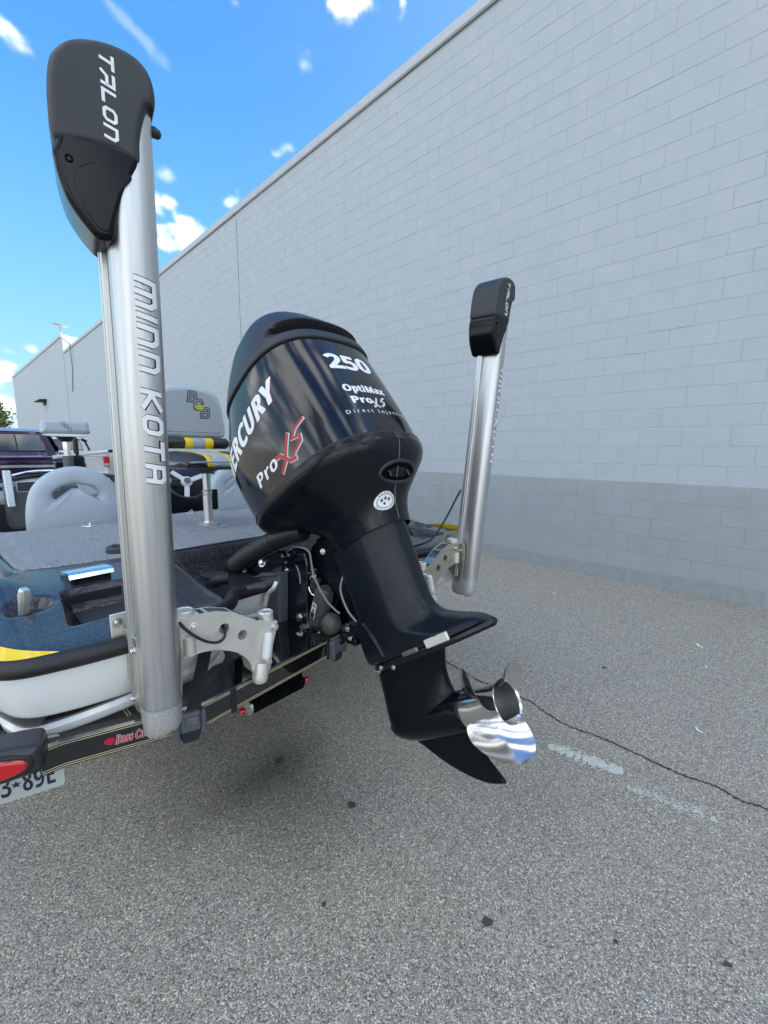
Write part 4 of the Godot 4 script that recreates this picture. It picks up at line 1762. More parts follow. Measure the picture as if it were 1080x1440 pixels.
	var sc := Vector2(-0.052, 0.790)
	decal(mb, place(disc, sc), low_on, 0.012, 0.0008)
	put(mb, "sticker", M.letter_white, lower)
	mb = MB.new()
	var rim := PackedVector2Array()
	for j in 40:
		var a := TAU * j / 40.0
		var b := TAU * (j + 1) / 40.0
		var p0 := Vector2(cos(a), sin(a)) * Vector2(0.034, 0.0215)
		var p1 := Vector2(cos(b), sin(b)) * Vector2(0.034, 0.0215)
		rim.append_array(PackedVector2Array([p0, p0 * 1.07, p1 * 1.07, p0, p1 * 1.07, p1]))
		if j % 2 == 0 and (j < 16 or j > 21):
			rim.append_array(PackedVector2Array([p0 * 1.16, p0 * 1.29, p1 * 1.27, p0 * 1.16, p1 * 1.27, p1 * 1.16]))
	for st in [[-0.013, 0.004, 0.0088], [0.0, 0.0085, 0.0088], [0.013, 0.004, 0.0088], [-0.0045, -0.0085, 0.008]]:
		for j in 5:
			var a := TAU * j / 5.0 + PI / 2
			var tip: Vector2 = Vector2(cos(a), sin(a)) * st[2]
			var l: Vector2 = Vector2(cos(a + PI / 5), sin(a + PI / 5)) * st[2] * 0.42
			var r: Vector2 = Vector2(cos(a - PI / 5), sin(a - PI / 5)) * st[2] * 0.42
			var c := Vector2(st[0] * 1.25, st[1])
			rim.append_array(PackedVector2Array([c, c + r, c + tip, c, c + tip, c + l]))
	decal(mb, place(rim, sc), low_on, 0.012, 0.0014)
	put(mb, "sticker_print", M.letter_black, lower)
	# ---- lettering on the cowl
	mb = MB.new()
	decal(mb, place(heavy(fit(text_tris("250", 0.1, true), 0.222, 0.082), 0.0032), Vector2(-0.012, 1.362)), on_rear, 0.02, 0.0008)
	decal(mb, place(heavy(fit(text_tris("OptiMax", 0.05, true), 0.212, 0.047), 0.0015), Vector2(-0.018, 1.214)), on_rear, 0.02, 0.0008)
	decal(mb, place(heavy(fit(text_tris("Pro", 0.05, true), 0.098, 0.032), 0.0015), Vector2(-0.066, 1.160)), on_rear, 0.02, 0.0008)
	put(mb, "lettering", M.letter_white, cowl)
	mb = MB.new()
	decal(mb, place(fit(text_tris("D i r e c t   I n j e c t i o n", 0.02, false), 0.325, 0.022), Vector2(0.0, 1.104)), on_rear, 0.03, 0.0008)
	put(mb, "lettering", M.letter_white, cowl)
	mb = MB.new()
	decal(mb, place(heavy(fit(text_tris("MERCURY", 0.08, true, 0.18), 0.555, 0.090), 0.0035), Vector2(0.196, 1.300), 0.15), on_port, 0.02, 0.0010)
	put(mb, "lettering", M.letter_white, cowl)
	mb = MB.new()
	decal(mb, place(fit(text_tris("MERCURY", 0.08, true, 0.18), 0.56, 0.094), Vector2(0.1995, 1.2995), 0.15), on_port, 0.02, 0.0005)
	put(mb, "lettering_shadow", M.letter_red, cowl)
	mb = MB.new()
	decal(mb, place(fit(text_tris("Pro", 0.05, true, 0.12), 0.165, 0.052), Vector2(0.263, 1.088), 0.02), on_port, 0.02, 0.0010)
	put(mb, "lettering", M.letter_white, cowl)
	var xs := [[[0.0, 0.0], [0.036, 0.022], [0.092, 0.098]], [[0.0, 0.058], [0.022, 0.056], [0.058, 0.012], [0.085, 0.006]]]
	var xl := []
	for l in xs:
		var q := []
		for p in l:
			q.append(Vector2(p[0], p[1]))
		xl.append(q)
	var sl := [[Vector2(0.182, 0.112), Vector2(0.145, 0.096), Vector2(0.118, 0.070), Vector2(0.152, 0.062), Vector2(0.148, 0.042), Vector2(0.098, 0.016)]]
	for spec in [[M.letter_silver, 0.003, -0.002, 0.0006, 0.019], [M.letter_red, 0.0, 0.0, 0.0012, 0.0145]]:
		mb = MB.new()
		decal(mb, place(strokes(xl, spec[4]), Vector2(0.350 + spec[1], 1.036 + spec[2])), on_port, 0.02, spec[3])
		decal(mb, place(strokes(sl, spec[4] * 0.7), Vector2(0.338 + spec[1], 1.040 + spec[2])), on_port, 0.02, spec[3])
		put(mb, "lettering", spec[0], cowl)
	# the small X S on the back
	mb = MB.new()
	var k := 0.50
	var xr := []
	for l in xl + sl:
		var q := []
		for p in l:
			q.append(p * k * Vector2(0.72, 0.9))
		xr.append(q)
	for q in xr[2].size():
		xr[2][q] += Vector2(0.012, 0.0)
	decal(mb, place(strokes(xr, 0.009), Vector2(-0.020, 1.128)), on_rear, 0.02, 0.0009)
	put(mb, "lettering", M.letter_silver, cowl)
	# ---- midsection
	mb = MB.new()
	var MV := [0.262, 0.285, 0.31, 0.345, 0.39, 0.45, 0.55, 0.65, 0.722]
	var MF := [0.105, 0.108, 0.115, 0.122, 0.130, 0.142, 0.155, 0.165, 0.170]
	var MR := [0.672, 0.640, 0.575, 0.500, 0.470, 0.468, 0.480, 0.492, 0.502]
	var MW := [0.110, 0.110, 0.109, 0.108, 0.108, 0.110, 0.116, 0.123, 0.128]
	loft_y(mb, MV, MF, MR, MW, 4.2, 96, 5, 0.0, func(q: Vector3, an: float) -> Vector3:
		# flat flanks, then a crease from which the back narrows
		var r := tab(MV, MR, q.y)
		var s := clampf((q.x - (r - 0.125)) / 0.125, 0.0, 1.0)
		return Vector3(q.x, q.y, q.z * (1.0 - 0.50 * s)))
	put(mb, "midsection", M.navy, en)
	# ---- plate over the propeller
	mb = MB.new()
	var out := [[0.115, 0.0], [0.13, 0.075], [0.19, 0.105], [0.32, 0.113], [0.47, 0.110], [0.56, 0.095], [0.63, 0.060], [0.685, 0.018], [0.695, 0.0], [0.685, -0.018], [0.63, -0.060], [0.56, -0.095], [0.47, -0.110], [0.32, -0.113], [0.19, -0.105], [0.13, -0.075]]
	mb.t = Transform3D(Basis(Vector3(1, 0, 0), Vector3(0, 0, 1), Vector3(0, -1, 0)), Vector3(0, 0.248, 0))
	mb.prism(rounded(out, 3), 0.030, 0.010)
	put(mb, "splash_plate", M.black_semi, en)
	mb = MB.new()
	for p in [[0.515, 0.266, 0.1045, 0.10, 0.030], [0.385, 0.262, 0.1125, 0.08, 0.016]]:
		mb.t = Transform3D(Basis(Vector3.UP, 0.11 if p[0] > 0.45 else 0.0), Vector3(p[0], p[1], p[2]))
		mb.box(Vector3.ZERO, Vector3(p[3], p[4], 0.012), 0.003)
		put(mb, "anode", M.alu_plate if p[0] > 0.45 else M.grey_metal, en)
		mb = MB.new()
	# ---- gearcase
	mb = MB.new()
	loft_y(mb, [0.0, 0.035, 0.07, 0.11, 0.16, 0.21, 0.236], [0.010, 0.014, 0.020, 0.030, 0.042, 0.054, 0.060], [0.415, 0.400, 0.392, 0.392, 0.405, 0.432, 0.448], [0.069, 0.066, 0.060, 0.054, 0.051, 0.053, 0.060], 2.2, 48, 4)
	mb.t = Transform3D(Basis(Vector3(0, 0, 1), Vector3(1, 0, 0), Vector3(0, 1, 0)), Vector3.ZERO)
	mb.lathe([Vector2(0.0, -0.006), Vector2(0.012, -0.002), Vector2(0.024, 0.010), Vector2(0.038, 0.032), Vector2(0.051, 0.065), Vector2(0.061, 0.11), Vector2(0.068, 0.17), Vector2(0.071, 0.24), Vector2(0.072, 0.32), Vector2(0.072, 0.38), Vector2(0.070, 0.418), Vector2(0.064, 0.426), Vector2(0.0, 0.427)], 40)
	mb.t = Transform3D()
	put(mb, "gearcase", M.black_gear, en)
	mb = MB.new()
	var sk := rounded([[0.075, -0.035], [0.13, -0.085], [0.20, -0.150], [0.28, -0.205], [0.36, -0.240], [0.425, -0.247], [0.440, -0.238], [0.415, -0.17], [0.400, -0.10], [0.400, -0.04], [0.30, -0.02], [0.17, -0.02]], 4)
	mb.prism(sk, 0.016, 0.006)
	put(mb, "skeg", M.black_gear, en)
	# bolts and fittings along the joint
	for p in [[0.20, 0.246, 0.107], [0.27, 0.232, 0.110], [0.16, 0.235, 0.09]]:
		mb = MB.new()
		mb.bolt(Vector3(p[0], p[1], p[2]), Vector3(0, 0, 1), 0.006)
		put(mb, "bolt", M.steel, en)
	mb = MB.new()
	mb.prism(rounded([[0.14, 0.27], [0.15, 0.40], [0.19, 0.44], [0.225, 0.40], [0.25, 0.30], [0.25, 0.268]], 3), 0.23, 0.012)
	put(mb, "side_cover", M.black_semi, en)
	build_propeller(en)
	build_brackets(en)

func build_propeller(en: Node3D) -> void:
	var pr := Node3D.new()
	_child(pr, "propeller", en)
	pr.position.x = -0.020
	var turn := Transform3D(Basis(Vector3(0, 0, 1), Vector3(1, 0, 0), Vector3(0, 1, 0)), Vector3.ZERO)
	var mb := MB.new()
	mb.t = turn
	mb.lathe([Vector2(0.0615, 0.447), Vector2(0.0655, 0.450), Vector2(0.0665, 0.47), Vector2(0.064, 0.50), Vector2(0.0625, 0.54), Vector2(0.0635, 0.575), Vector2(0.0675, 0.600), Vector2(0.0715, 0.612), Vector2(0.0705, 0.6135), Vector2(0.0665, 0.607)], 56)
	put(mb, "hub", M.stainless, pr)
	mb = MB.new()
	mb.t = turn
	mb.lathe([Vector2(0.0, 0.50), Vector2(0.022, 0.505), Vector2(0.045, 0.515), Vector2(0.057, 0.54), Vector2(0.061, 0.57), Vector2(0.0665, 0.607)].map(func(p): return p), 48)
	put(mb, "exhaust_bore", M.stainless_dull, pr)
	mb = MB.new()
	mb.t = turn
	mb.lathe([Vector2(0.013, 0.50), Vector2(0.013, 0.530), Vector2(0.010, 0.533), Vector2(0.007, 0.533), Vector2(0.006, 0.528), Vector2(0.0, 0.528)], 20)
	put(mb, "shaft_nut", M.steel, pr)
	mb = MB.new()
	decal(mb, place(fit(text_tris("MERCURY", 0.01, false), 0.085, 0.008), Vector2(0.525, 0.0)), func(p: Vector2) -> Vector3:
		var a := deg_to_rad(112.0) - p.y / 0.064
		return Vector3(p.x, 0.0644 * cos(a + PI / 2 - PI / 2), 0.0644 * sin(a)), 0.01, 0.0012)
	put(mb, "etched_lettering", M.letter_black, pr)
	for th0 in [197.0, 317.0, 77.0]:
		mb = MB.new()
		var front := []
		var back := []
		var nr := 22
		var nc := 24
		for i in nr:
			var s := float(i) / (nr - 1)
			var r := lerpf(0.058, 0.176, s)
			# chord in radians: broad root, rounded tip
			var half := deg_to_rad(lerpf(44.0, 36.0, s)) * sqrt(maxf(1.0 - pow(s, 2.6), 0.0))
			var uc := 0.527 + 0.070 * s * s
			var fr := PackedVector3Array()
			var bk := PackedVector3Array()
			for j in nc:
				var q := float(j) / (nc - 1) * 2.0 - 1.0
				var th := deg_to_rad(th0) - q * half + deg_to_rad(2.0) * s * s
				var u := uc + q * half * 0.098 + 0.010 * maxf(q, 0.0) * maxf(q, 0.0) * (1.0 - s * 0.5)
				var thick := (0.0085 * (1.0 - s) + 0.0016) * (1.0 - 0.75 * q * q) + 0.0006
				# w runs to starboard, local z to port
				fr.append(Vector3(u + thick * 0.5, r * cos(th), -r * sin(th)))
				bk.append(Vector3(u - thick * 0.5, r * cos(th), -r * sin(th)))
			front.append(fr)
			back.append(bk)
		mb.grid(front, false, Vector3(1, 0, 0))
		mb.grid(back, false, Vector3(-1, 0, 0))
		for e in [0, nc - 1]:
			var r0 := PackedVector3Array()
			var r1 := PackedVector3Array()
			for i in nr:
				r0.append(front[i][e])
				r1.append(back[i][e])
			mb.grid([r0, r1])
		put(mb, "blade", M.stainless, pr)

func build_brackets(en: Node3D) -> void:
	# swivel bracket, on the drive's front
	var mb := MB.new()
	mb.prism(rounded([[0.19, 0.30], [0.10, 0.34], [0.075, 0.45], [0.06, 0.60], [0.01, 0.70], [-0.02, 0.78], [0.04, 0.84], [0.14, 0.83], [0.20, 0.74]], 3), 0.15, 0.015)
	put(mb, "swivel_bracket", M.black_semi, en)
	for z in [0.084, -0.084]:
		mb = MB.new()
		mb.prism(rounded([[0.13, 0.42], [0.105, 0.50], [0.115, 0.62], [0.16, 0.70], [0.20, 0.66], [0.19, 0.5]], 3), 0.02, 0.006, z)
		put(mb, "swivel_rib", M.black_gloss, en)
	# the clamp brackets stay upright with the boat
	var inv := en.transform.affine_inverse()
	for z in [1.072, 1.320]:
		mb = MB.new()
		mb.t = inv
		var pl := rounded([[1.655, 0.60], [1.645, 0.87], [1.60, 1.02], [1.54, 1.075], [1.46, 1.08], [1.425, 1.02], [1.43, 0.90], [1.425, 0.74], [1.385, 0.665], [1.40, 0.625], [1.52, 0.585]], 3)
		mb.prism(pl, 0.024, 0.005, z)
		put(mb, "clamp_bracket", M.black_gloss, en)
		var s := -1.0 if z < 1.2 else 1.0
		for p in [[1.600, 0.865], [1.565, 0.68], [1.47, 0.655], [1.43, 0.635], [1.60, 0.64], [1.575, 0.97]]:
			mb = MB.new()
			mb.t = inv
			mb.bolt(Vector3(p[0], p[1], z + 0.012 * s), Vector3(0, 0, s), 0.0085)
			put(mb, "bracket_bolt", M.steel, en)
	mb = MB.new()
	mb.t = inv
	mb.tube([Vector3(1.50, 1.03, 0.99), Vector3(1.50, 1.03, 1.01), Vector3(1.50, 1.03, 1.39), Vector3(1.50, 1.03, 1.41)], [0.015, 0.023, 0.023, 0.015], 16)
	put(mb, "tilt_tube", M.black_gloss, en)
	# hydraulic trim pump and reservoir between the brackets
	mb = MB.new()
	mb.t = inv
	mb.tube([Vector3(1.355, 0.925, 1.105), Vector3(1.362, 0.905, 1.105), Vector3(1.43, 0.70, 1.105), Vector3(1.436, 0.68, 1.105)], [0.025, 0.042, 0.042, 0.03], 20)
	mb.ball(Vector3(1.445, 0.700, 1.085), Vector3(0.055, 0.058, 0.05), 16)
	mb.ball(Vector3(1.315, 0.775, 1.100), Vector3(0.045, 0.05, 0.045), 16)
	mb.box(Vector3(1.40, 0.66, 1.12), Vector3(0.17, 0.07, 0.12), 0.012)
	put(mb, "trim_pump", M.grey_pump, en)
	mb = MB.new()
	mb.t = inv
	mb.t = mb.t * Transform3D(Basis(Vector3(0.31, -0.95, 0).normalized(), Vector3(-0.95, -0.31, 0).normalized(), Vector3(0, 0, -1)), Vector3(1.375, 0.822, 1.0615))
	mb.box(Vector3(0, -0.012, 0), Vector3(0.075, 0.030, 0.002), 0.0005)
	put(mb, "label", M.letter_silver, en)
	mb = MB.new()
	mb.t = inv
	mb.t = mb.t * Transform3D(Basis(Vector3(0.31, -0.95, 0).normalized(), Vector3(-0.95, -0.31, 0).normalized(), Vector3(0, 0, -1)), Vector3(1.375, 0.822, 1.0600))
	for q in [[0.0, -0.012, 0.012, 0.010], [0.022, -0.012, 0.026, 0.022], [-0.026, -0.012, 0.006, 0.020]]:
		mb.box(Vector3(q[0], q[1], 0.0), Vector3(q[2], q[3], 0.0012), 0.0003)
	put(mb, "label_print", M.letter_black, en)
	for p in [[1.475, 0.775, 1.052, 0.012], [1.35, 0.735, 1.060, 0.006], [1.20, 0.79, 1.09, 0.007], [1.18, 0.76, 1.085, 0.006], [1.345, 1.09, 1.085, 0.008]]:
		mb = MB.new()
		mb.t = inv
		mb.bolt(Vector3(p[0], p[1], p[2]), Vector3(-0.3, 0.1, -1), p[3])
		put(mb, "pump_bolt", M.steel, en)
	mb = MB.new()
	mb.t = inv
	mb.tube(rnd_path([Vector3(1.42, 0.975, 1.09), Vector3(1.395, 0.975, 1.075)], 4), 0.010, 10)
	mb.tube(rnd_path([Vector3(1.425, 0.975, 1.085), Vector3(1.435, 0.93, 1.075), Vector3(1.42, 0.895, 1.075), Vector3(1.40, 0.885, 1.08)], 5), 0.005, 8)
	put(mb, "hydraulic_fitting", M.chrome, en)
	# trim rams and the long tilt ram
	for z in [1.135, 1.257]:
		mb = MB.new()
		mb.t = inv
		mb.tube([Vector3(1.47, 0.63, z), Vector3(1.30, 0.74, z)], 0.028, 14)
		put(mb, "trim_ram", M.black_semi, en)
		mb = MB.new()
		mb.t = inv
		mb.tube([Vector3(1.31, 0.735, z), Vector3(1.21, 0.80, z)], 0.014, 12)
		put(mb, "ram_rod", M.steel, en)
	mb = MB.new()
	mb.t = inv
	mb.tube([Vector3(1.50, 0.66, 1.196), Vector3(1.36, 0.98, 1.196)], 0.034, 16)
	put(mb, "tilt_ram", M.black_semi, en)
	# linkage low on the drive's front
	mb = MB.new()
	mb.t = inv
	mb.box(Vector3(1.16, 0.80, 1.11), Vector3(0.07, 0.06, 0.05), 0.01)
	mb.box(Vector3(1.215, 0.735, 1.13), Vector3(0.10, 0.035, 0.06), 0.008)
	mb.tube([Vector3(1.25, 0.71, 1.10), Vector3(1.15, 0.80, 1.085), Vector3(1.12, 0.87, 1.09)], 0.009, 8)
	put(mb, "lower_linkage", M.black_semi, en)
	# thin hoses down the bracket
	mb = MB.new()
	mb.t = inv
	mb.tube(rnd_path([Vector3(1.53, 1.085, 1.06), Vector3(1.45, 1.095, 1.055), Vector3(1.40, 1.085, 1.055), Vector3(1.385, 1.04, 1.055), Vector3(1.365, 0.98, 1.055), Vector3(1.30, 0.90, 1.06), Vector3(1.255, 0.865, 1.07), Vector3(1.235, 0.85, 1.08)], 6), 0.0042, 7)
	mb.tube(rnd_path([Vector3(1.56, 1.05, 1.055), Vector3(1.50, 1.02, 1.05), Vector3(1.475, 0.98, 1.055), Vector3(1.47, 0.93, 1.058)], 5), 0.004, 7)
	mb.tube(rnd_path([Vector3(1.22, 1.02, 1.09), Vector3(1.235, 0.95, 1.085), Vector3(1.19, 0.88, 1.08), Vector3(1.14, 0.84, 1.085)], 5), 0.0045, 7)
	put(mb, "hydraulic_hose", M.letter_grey, en)
	# rubber rigging boot from under the cowl to the splash well
	mb = MB.new()
	mb.t = inv
	var path := rnd_path([Vector3(1.44, 1.17, 1.06), Vector3(1.54, 1.135, 1.03), Vector3(1.66, 1.085, 1.02), Vector3(1.76, 1.035, 1.01), Vector3(1.85, 0.985, 1.00), Vector3(1.92, 0.94, 0.99), Vector3(1.97, 0.915, 0.985)], 26)
	var rr := []
	for i in path.size():
		rr.append(0.043 + (0.0035 * sin(i * 1.15) if i > 40 and i < 128 else 0.0))
	mb.tube(path, rr, 16)
	put(mb, "rigging_boot", M.rubber, en)
	mb = MB.new()
	mb.t = inv
	mb.tube(rnd_path([Vector3(1.79, 0.78, 0.80), Vector3(1.785, 0.86, 0.80), Vector3(1.775, 0.915, 0.805), Vector3(1.755, 0.938, 0.825), Vector3(1.735, 0.940, 0.86)], 8), 0.026, 12)
	put(mb, "drain_hose", M.rubber, en)
	# steering arm
	mb = MB.new()
	mb.t = inv
	mb.prism(rounded([[1.915, 0.905], [1.90, 0.88], [1.74, 0.925], [1.60, 0.985], [1.55, 1.03], [1.58, 1.065], [1.66, 1.03], [1.80, 0.965]], 3), 0.035, 0.008, 1.04)
	put(mb, "steering_arm", M.black_gloss, en)
	mb = MB.new()
	mb.t = inv
	mb.bolt(Vector3(1.895, 0.905, 1.022), Vector3(-0.2, 0.4, -1), 0.011)
	put(mb, "steering_bolt", M.steel, en)
	mb = MB.new()
	mb.t = inv
	mb.bolt(Vector3(1.715, 0.985, 1.022), Vector3(-0.2, 0.4, -1), 0.014)
	put(mb, "steering_bolt", M.steel, en)

func build_jack_plate() -> void:
	var t := thing("jack_plate", "grey metal jack plate joining the engine bracket to the white stern", "jack plate")
	for z in [1.035, 1.357]:
		var mb := MB.new()
		mb.prism(rounded([[1.79, 0.60], [1.785, 0.86], [1.765, 0.905], [1.72, 0.935], [1.58, 0.955], [1.56, 0.93], [1.575, 0.70], [1.60, 0.58]], 2), 0.05, 0.006, z)
		put(mb, "side_plate", M.grey_clamp, t)
		mb = MB.new()
		mb.prism(V2([[1.765, 0.9105], [1.575, 0.962], [1.575, 0.956], [1.765, 0.9045]]), 0.07, 0.002, z)
		put(mb, "top_cap", M.grey_metal, t)
	var mb := MB.new()
	mb.box(Vector3(1.70, 0.72, 1.196), Vector3(0.06, 0.34, 0.32), 0.01)
	put(mb, "cross_plate", M.grey_clamp, t)
	mb = MB.new()
	mb.tube(rnd_path([Vector3(1.565, 0.93, 1.0), Vector3(1.57, 0.90, 0.985), Vector3(1.60, 0.87, 0.975), Vector3(1.61, 0.82, 0.965)], 5), 0.011, 10)
	put(mb, "lever", M.alu_plate, t)

# ---------------------------------------------------------------- boat
const ZC := 1.196
# plan of the rub rail, port half from the stern's middle to the stem: x, z, y; then the inner edge of the cap: x, z
const RAIL := [[1.64, 1.196, 0.90, 2.06, 1.196], [1.632, 0.86, 0.90, 2.07, 0.84], [1.56, 0.785, 0.922, 2.075, 0.72], [1.415, 0.700, 0.955, 2.08, 0.62], [1.318, 0.590, 0.972, 2.085, 0.51], [1.277, 0.46, 0.978, 2.09, 0.42], [1.270, 0.33, 0.978, 2.10, 0.33], [1.295, 0.19, 0.974, 2.12, 0.24], [1.340, 0.09, 0.969, 2.14, 0.20], [1.43, 0.037, 0.967, 2.20, 0.185], [1.60, 0.015, 0.967, 2.30, 0.18], [2.2, 0.0, 0.975, 2.55, 0.17], [3.2, 0.0, 1.0, 3.3, 0.16], [4.5, 0.02, 1.03, 4.5, 0.19], [5.5, 0.15, 1.07, 5.45, 0.33], [6.3, 0.42, 1.11, 6.2, 0.57], [6.9, 0.78, 1.14, 6.7, 0.87], [7.2, 1.05, 1.15, 6.95, 1.08], [7.25, 1.196, 1.15, 7.0, 1.196]]

func rail_path(steps: int) -> Array:
	# dense samples: [outer Vector3, inner Vector3, inward normal in plan]
	var o := []
	var pin := []
	for r in RAIL:
		o.append(Vector3(r[0], r[2], r[1]))
		pin.append(Vector3(r[3], 1.03 + maxf(0.0, (r[3] - 3.0) * 0.02), r[4]))
	var a := rnd_path(o, steps)
	var b := rnd_path(pin, steps)
	var out := []
	for i in a.size():
		var d: Vector3 = a[mini(i + 1, a.size() - 1)] - a[maxi(i - 1, 0)]
		var nn := Vector3(d.z, 0, -d.x).normalized()
		if nn.dot(b[i] - a[i]) < 0.0:
			nn = -nn
		out.append([a[i], b[i], nn])
	return out

func sides(p: Vector3, s: float) -> Vector3:
	return p if s > 0.0 else Vector3(p.x, p.y, 2.0 * ZC - p.z)

func cap_height(x: float, z: float, t: float, rail_y: float, deck_y: float) -> float:
	var soft := smoothstep(2.3, 1.9, x)
	var y := rail_y + 0.012 + (deck_y - rail_y - 0.012) * lerpf(1.0 - exp(-t * 9.0), 0.25 * (1.0 - exp(-t * 14.0)) + 0.75 * smoothstep(0.12, 0.72, t), soft) + 0.016 * (1.0 - soft) * sin(PI * minf(t * 1.1, 1.0))
	var well := smoothstep(0.66, 0.80, z)
	var wy := 0.905 + 0.125 * smoothstep(0.72, 0.97, t)
	y = lerpf(y, wy, well)
	if x < 2.15 and z < 0.62:
		# step let into the quarter, and the cleat's bowl
		var bx := smoothstep(1.445, 1.490, x) * (1.0 - smoothstep(1.715, 1.745, x))
		var bz := smoothstep(0.240, 0.275, z - (x - 1.6) * 0.12) * (1.0 - smoothstep(0.450, 0.480, z))
		y = lerpf(y, 0.946, bx * bz)
		var r := Vector2(x - 1.685, z - 0.172).length()
		y -= 0.032 * (1.0 - smoothstep(0.030, 0.075, r))
		# the gunwale swells outboard of the deck's corner
		y += 0.022 * exp(-Vector2((x - 1.95) / 0.16, (z - 0.12) / 0.07).length_squared())
	return y

func build_boat() -> void:
	var bt := thing("bass_boat", "fishing boat with dark metal flake deck cap, white hull sides and grey carpet deck", "boat")
	var rp := rail_path(14)
	for s in [1.0, -1.0]:
		# hull side, chine and bottom
		var cols := []
		for k in 11:
			cols.append(PackedVector3Array())
		for q in rp:
			var o: Vector3 = q[0]
			var n: Vector3 = q[2]
			var keel := Vector3(clampf(o.x + 0.06, 1.72, 6.6), 0.50 + maxf(0.0, (o.x - 4.5)) * 0.13, ZC)
			var drop := o.y - 0.965
			var lift := maxf(0.0, o.x - 3.5) * 0.055
			var prof := [[0.002, -0.012], [0.004, -0.05], [0.014, -0.10], [0.030, -0.145], [0.048, -0.172]]
			for k in 5:
				cols[k].append(sides(o + n * prof[k][0] + Vector3(0, prof[k][1] - drop * 0.5 * k / 4.0 + lift * k / 4.0 - 0.026 * clampf((0.36 - o.z) / 0.3, 0.0, 1.0) * k / 4.0, 0), s))
			var cy := 0.965 - 0.185 + drop * 0.5 + lift - 0.026 * clampf((0.36 - o.z) / 0.3, 0.0, 1.0)
			cols[5].append(sides(Vector3(o.x, cy, o.z) + n * 0.040, s))
			cols[6].append(sides(Vector3(o.x, cy - 0.018, o.z) + n * 0.044, s))
			cols[7].append(sides(Vector3(o.x, cy - 0.030, o.z) + n * 0.056, s))
			for k in 3:
				var u := [0.25, 0.6, 1.0][k] as float
				cols[8 + k].append(sides((Vector3(o.x, cy - 0.03, o.z) + n * 0.056).lerp(keel, u), s))
		var mb := MB.new()
		mb.grid([cols[0], cols[1], cols[2], cols[3], cols[4]], false)
		put(mb, "hull_side", M.gel_white, bt)
		mb = MB.new()
		mb.grid([cols[4], cols[5]])
		mb.grid([cols[5], cols[6], cols[7]])
		mb.grid([cols[7], cols[8], cols[9], cols[10]])
		put(mb, "hull_bottom", M.gel_white, bt)
		# rub rail
		mb = MB.new()
		var pth := []
		for q in rp:
			pth.append(sides(q[0] - q[2] * 0.001 + Vector3(0, -0.006, 0), s))
		mb.tube(pth, 0.0255, 12)
		put(mb, "rub_rail", M.rubber, bt)
		# coloured stripe above and graphic below the rail
		mb = MB.new()
		var l0 := PackedVector3Array()
		var l1 := PackedVector3Array()
		for i in rp.size():
			var q = rp[i]
			var o: Vector3 = q[0]
			if o.x > (3.4 if s > 0.0 else 1.9) or i < 14 * 6:
				continue
			var w := clampf((0.185 - o.z) / 0.13, 0.0, 1.0) * (1.0 - smoothstep(1.55, 3.35 if s > 0.0 else 1.85, o.x))
			if w <= 0.0:
				continue
			l0.append(sides(o - q[2] * 0.0035 + Vector3(0, 0.016, 0), s))
			l1.append(sides(o + q[2] * (0.003 + 0.010 * w) + Vector3(0, 0.017 + 0.036 * w, 0), s))
		mb.grid([l0, l1], false, Vector3(-1, 0.2, -0.5 * s))
		put(mb, "yellow_stripe", M.gel_yellow, bt)
		mb = MB.new()
		var strips := [PackedVector3Array(), PackedVector3Array(), PackedVector3Array(), PackedVector3Array(), PackedVector3Array(), PackedVector3Array()]
		for i in rp.size():
			var q = rp[i]
			if i < 14 * 5 + 8:
				continue
			var w := clampf((i - 14 * 5 - 8) / 44.0, 0.0, 1.0)
			var o: Vector3 = q[0]
			var low := 0.026 * clampf((0.36 - o.z) / 0.3, 0.0, 1.0)
			var drop := o.y - 0.965
			var lift := maxf(0.0, o.x - 3.5) * 0.055
			var ky := []
			var kv := []
			for k in [4, 3, 2, 1, 0]:
				ky.append([-0.012, -0.05, -0.10, -0.145, -0.172][k] - drop * 0.5 * k / 4.0 + lift * k / 4.0 - low * k / 4.0)
				kv.append([0.002, 0.004, 0.014, 0.030, 0.048][k])
			for k in 6:
				var dy := lerpf(ky[0] + 0.002, ky[0] + 0.003 + 0.050 * w, k / 5.0)
				strips[k].append(sides(o + q[2] * (tab(ky, kv, dy) - 0.0025) + Vector3(0, dy, 0), s))
		mb.grid(strips, false, Vector3(-1, 0, -0.5 * s))
		put(mb, "black_graphic", M.gel_black, bt)
	# cap: from the rail to the edge of the deck, with the splash well, step and cleat bowl let in
	var fine := rail_path(24)
	for s in [1.0, -1.0]:
		var rows := []
		var nt := 72
		for q in fine:
			var o: Vector3 = q[0]
			var i_: Vector3 = q[1]
			if o.x > 3.4 and rows.size() % 2 == 1 and false:
				continue
			var row := PackedVector3Array()
			for k in nt + 1:
				var t := float(k) / nt
				var x := lerpf(o.x, i_.x, t)
				var z := lerpf(o.z, i_.z, t)
				row.append(sides(Vector3(x, cap_height(x, z, t, o.y, i_.y), z) + (q[2] * 0.006 if k == 0 else Vector3.ZERO), s))
			rows.append(row)
		var mb := MB.new()
		mb.grid(rows, false, Vector3.UP)
		put(mb, "deck_cap", M.flake, bt)
		# lip under the cap's edge
		mb = MB.new()
		var e0 := PackedVector3Array()
		var e1 := PackedVector3Array()
		for i in fine.size():
			e0.append(rows[i][0])
			e1.append(sides(fine[i][0] + fine[i][2] * 0.006 + Vector3(0, -0.012, 0), s))
		mb.grid([e0, e1])
		put(mb, "cap_lip", M.gel_black, bt)
		# inner wall from the deck down, for the cockpit's sides
		mb = MB.new()
		var f0 := PackedVector3Array()
		var f1 := PackedVector3Array()
		for i in fine.size():
			if fine[i][1].x > 2.0:
				f0.append(rows[i][nt])
				f1.append(rows[i][nt] + Vector3(0, -0.48, 0))
		mb.grid([f0, f1])
		put(mb, "liner", M.carpet_side, bt)
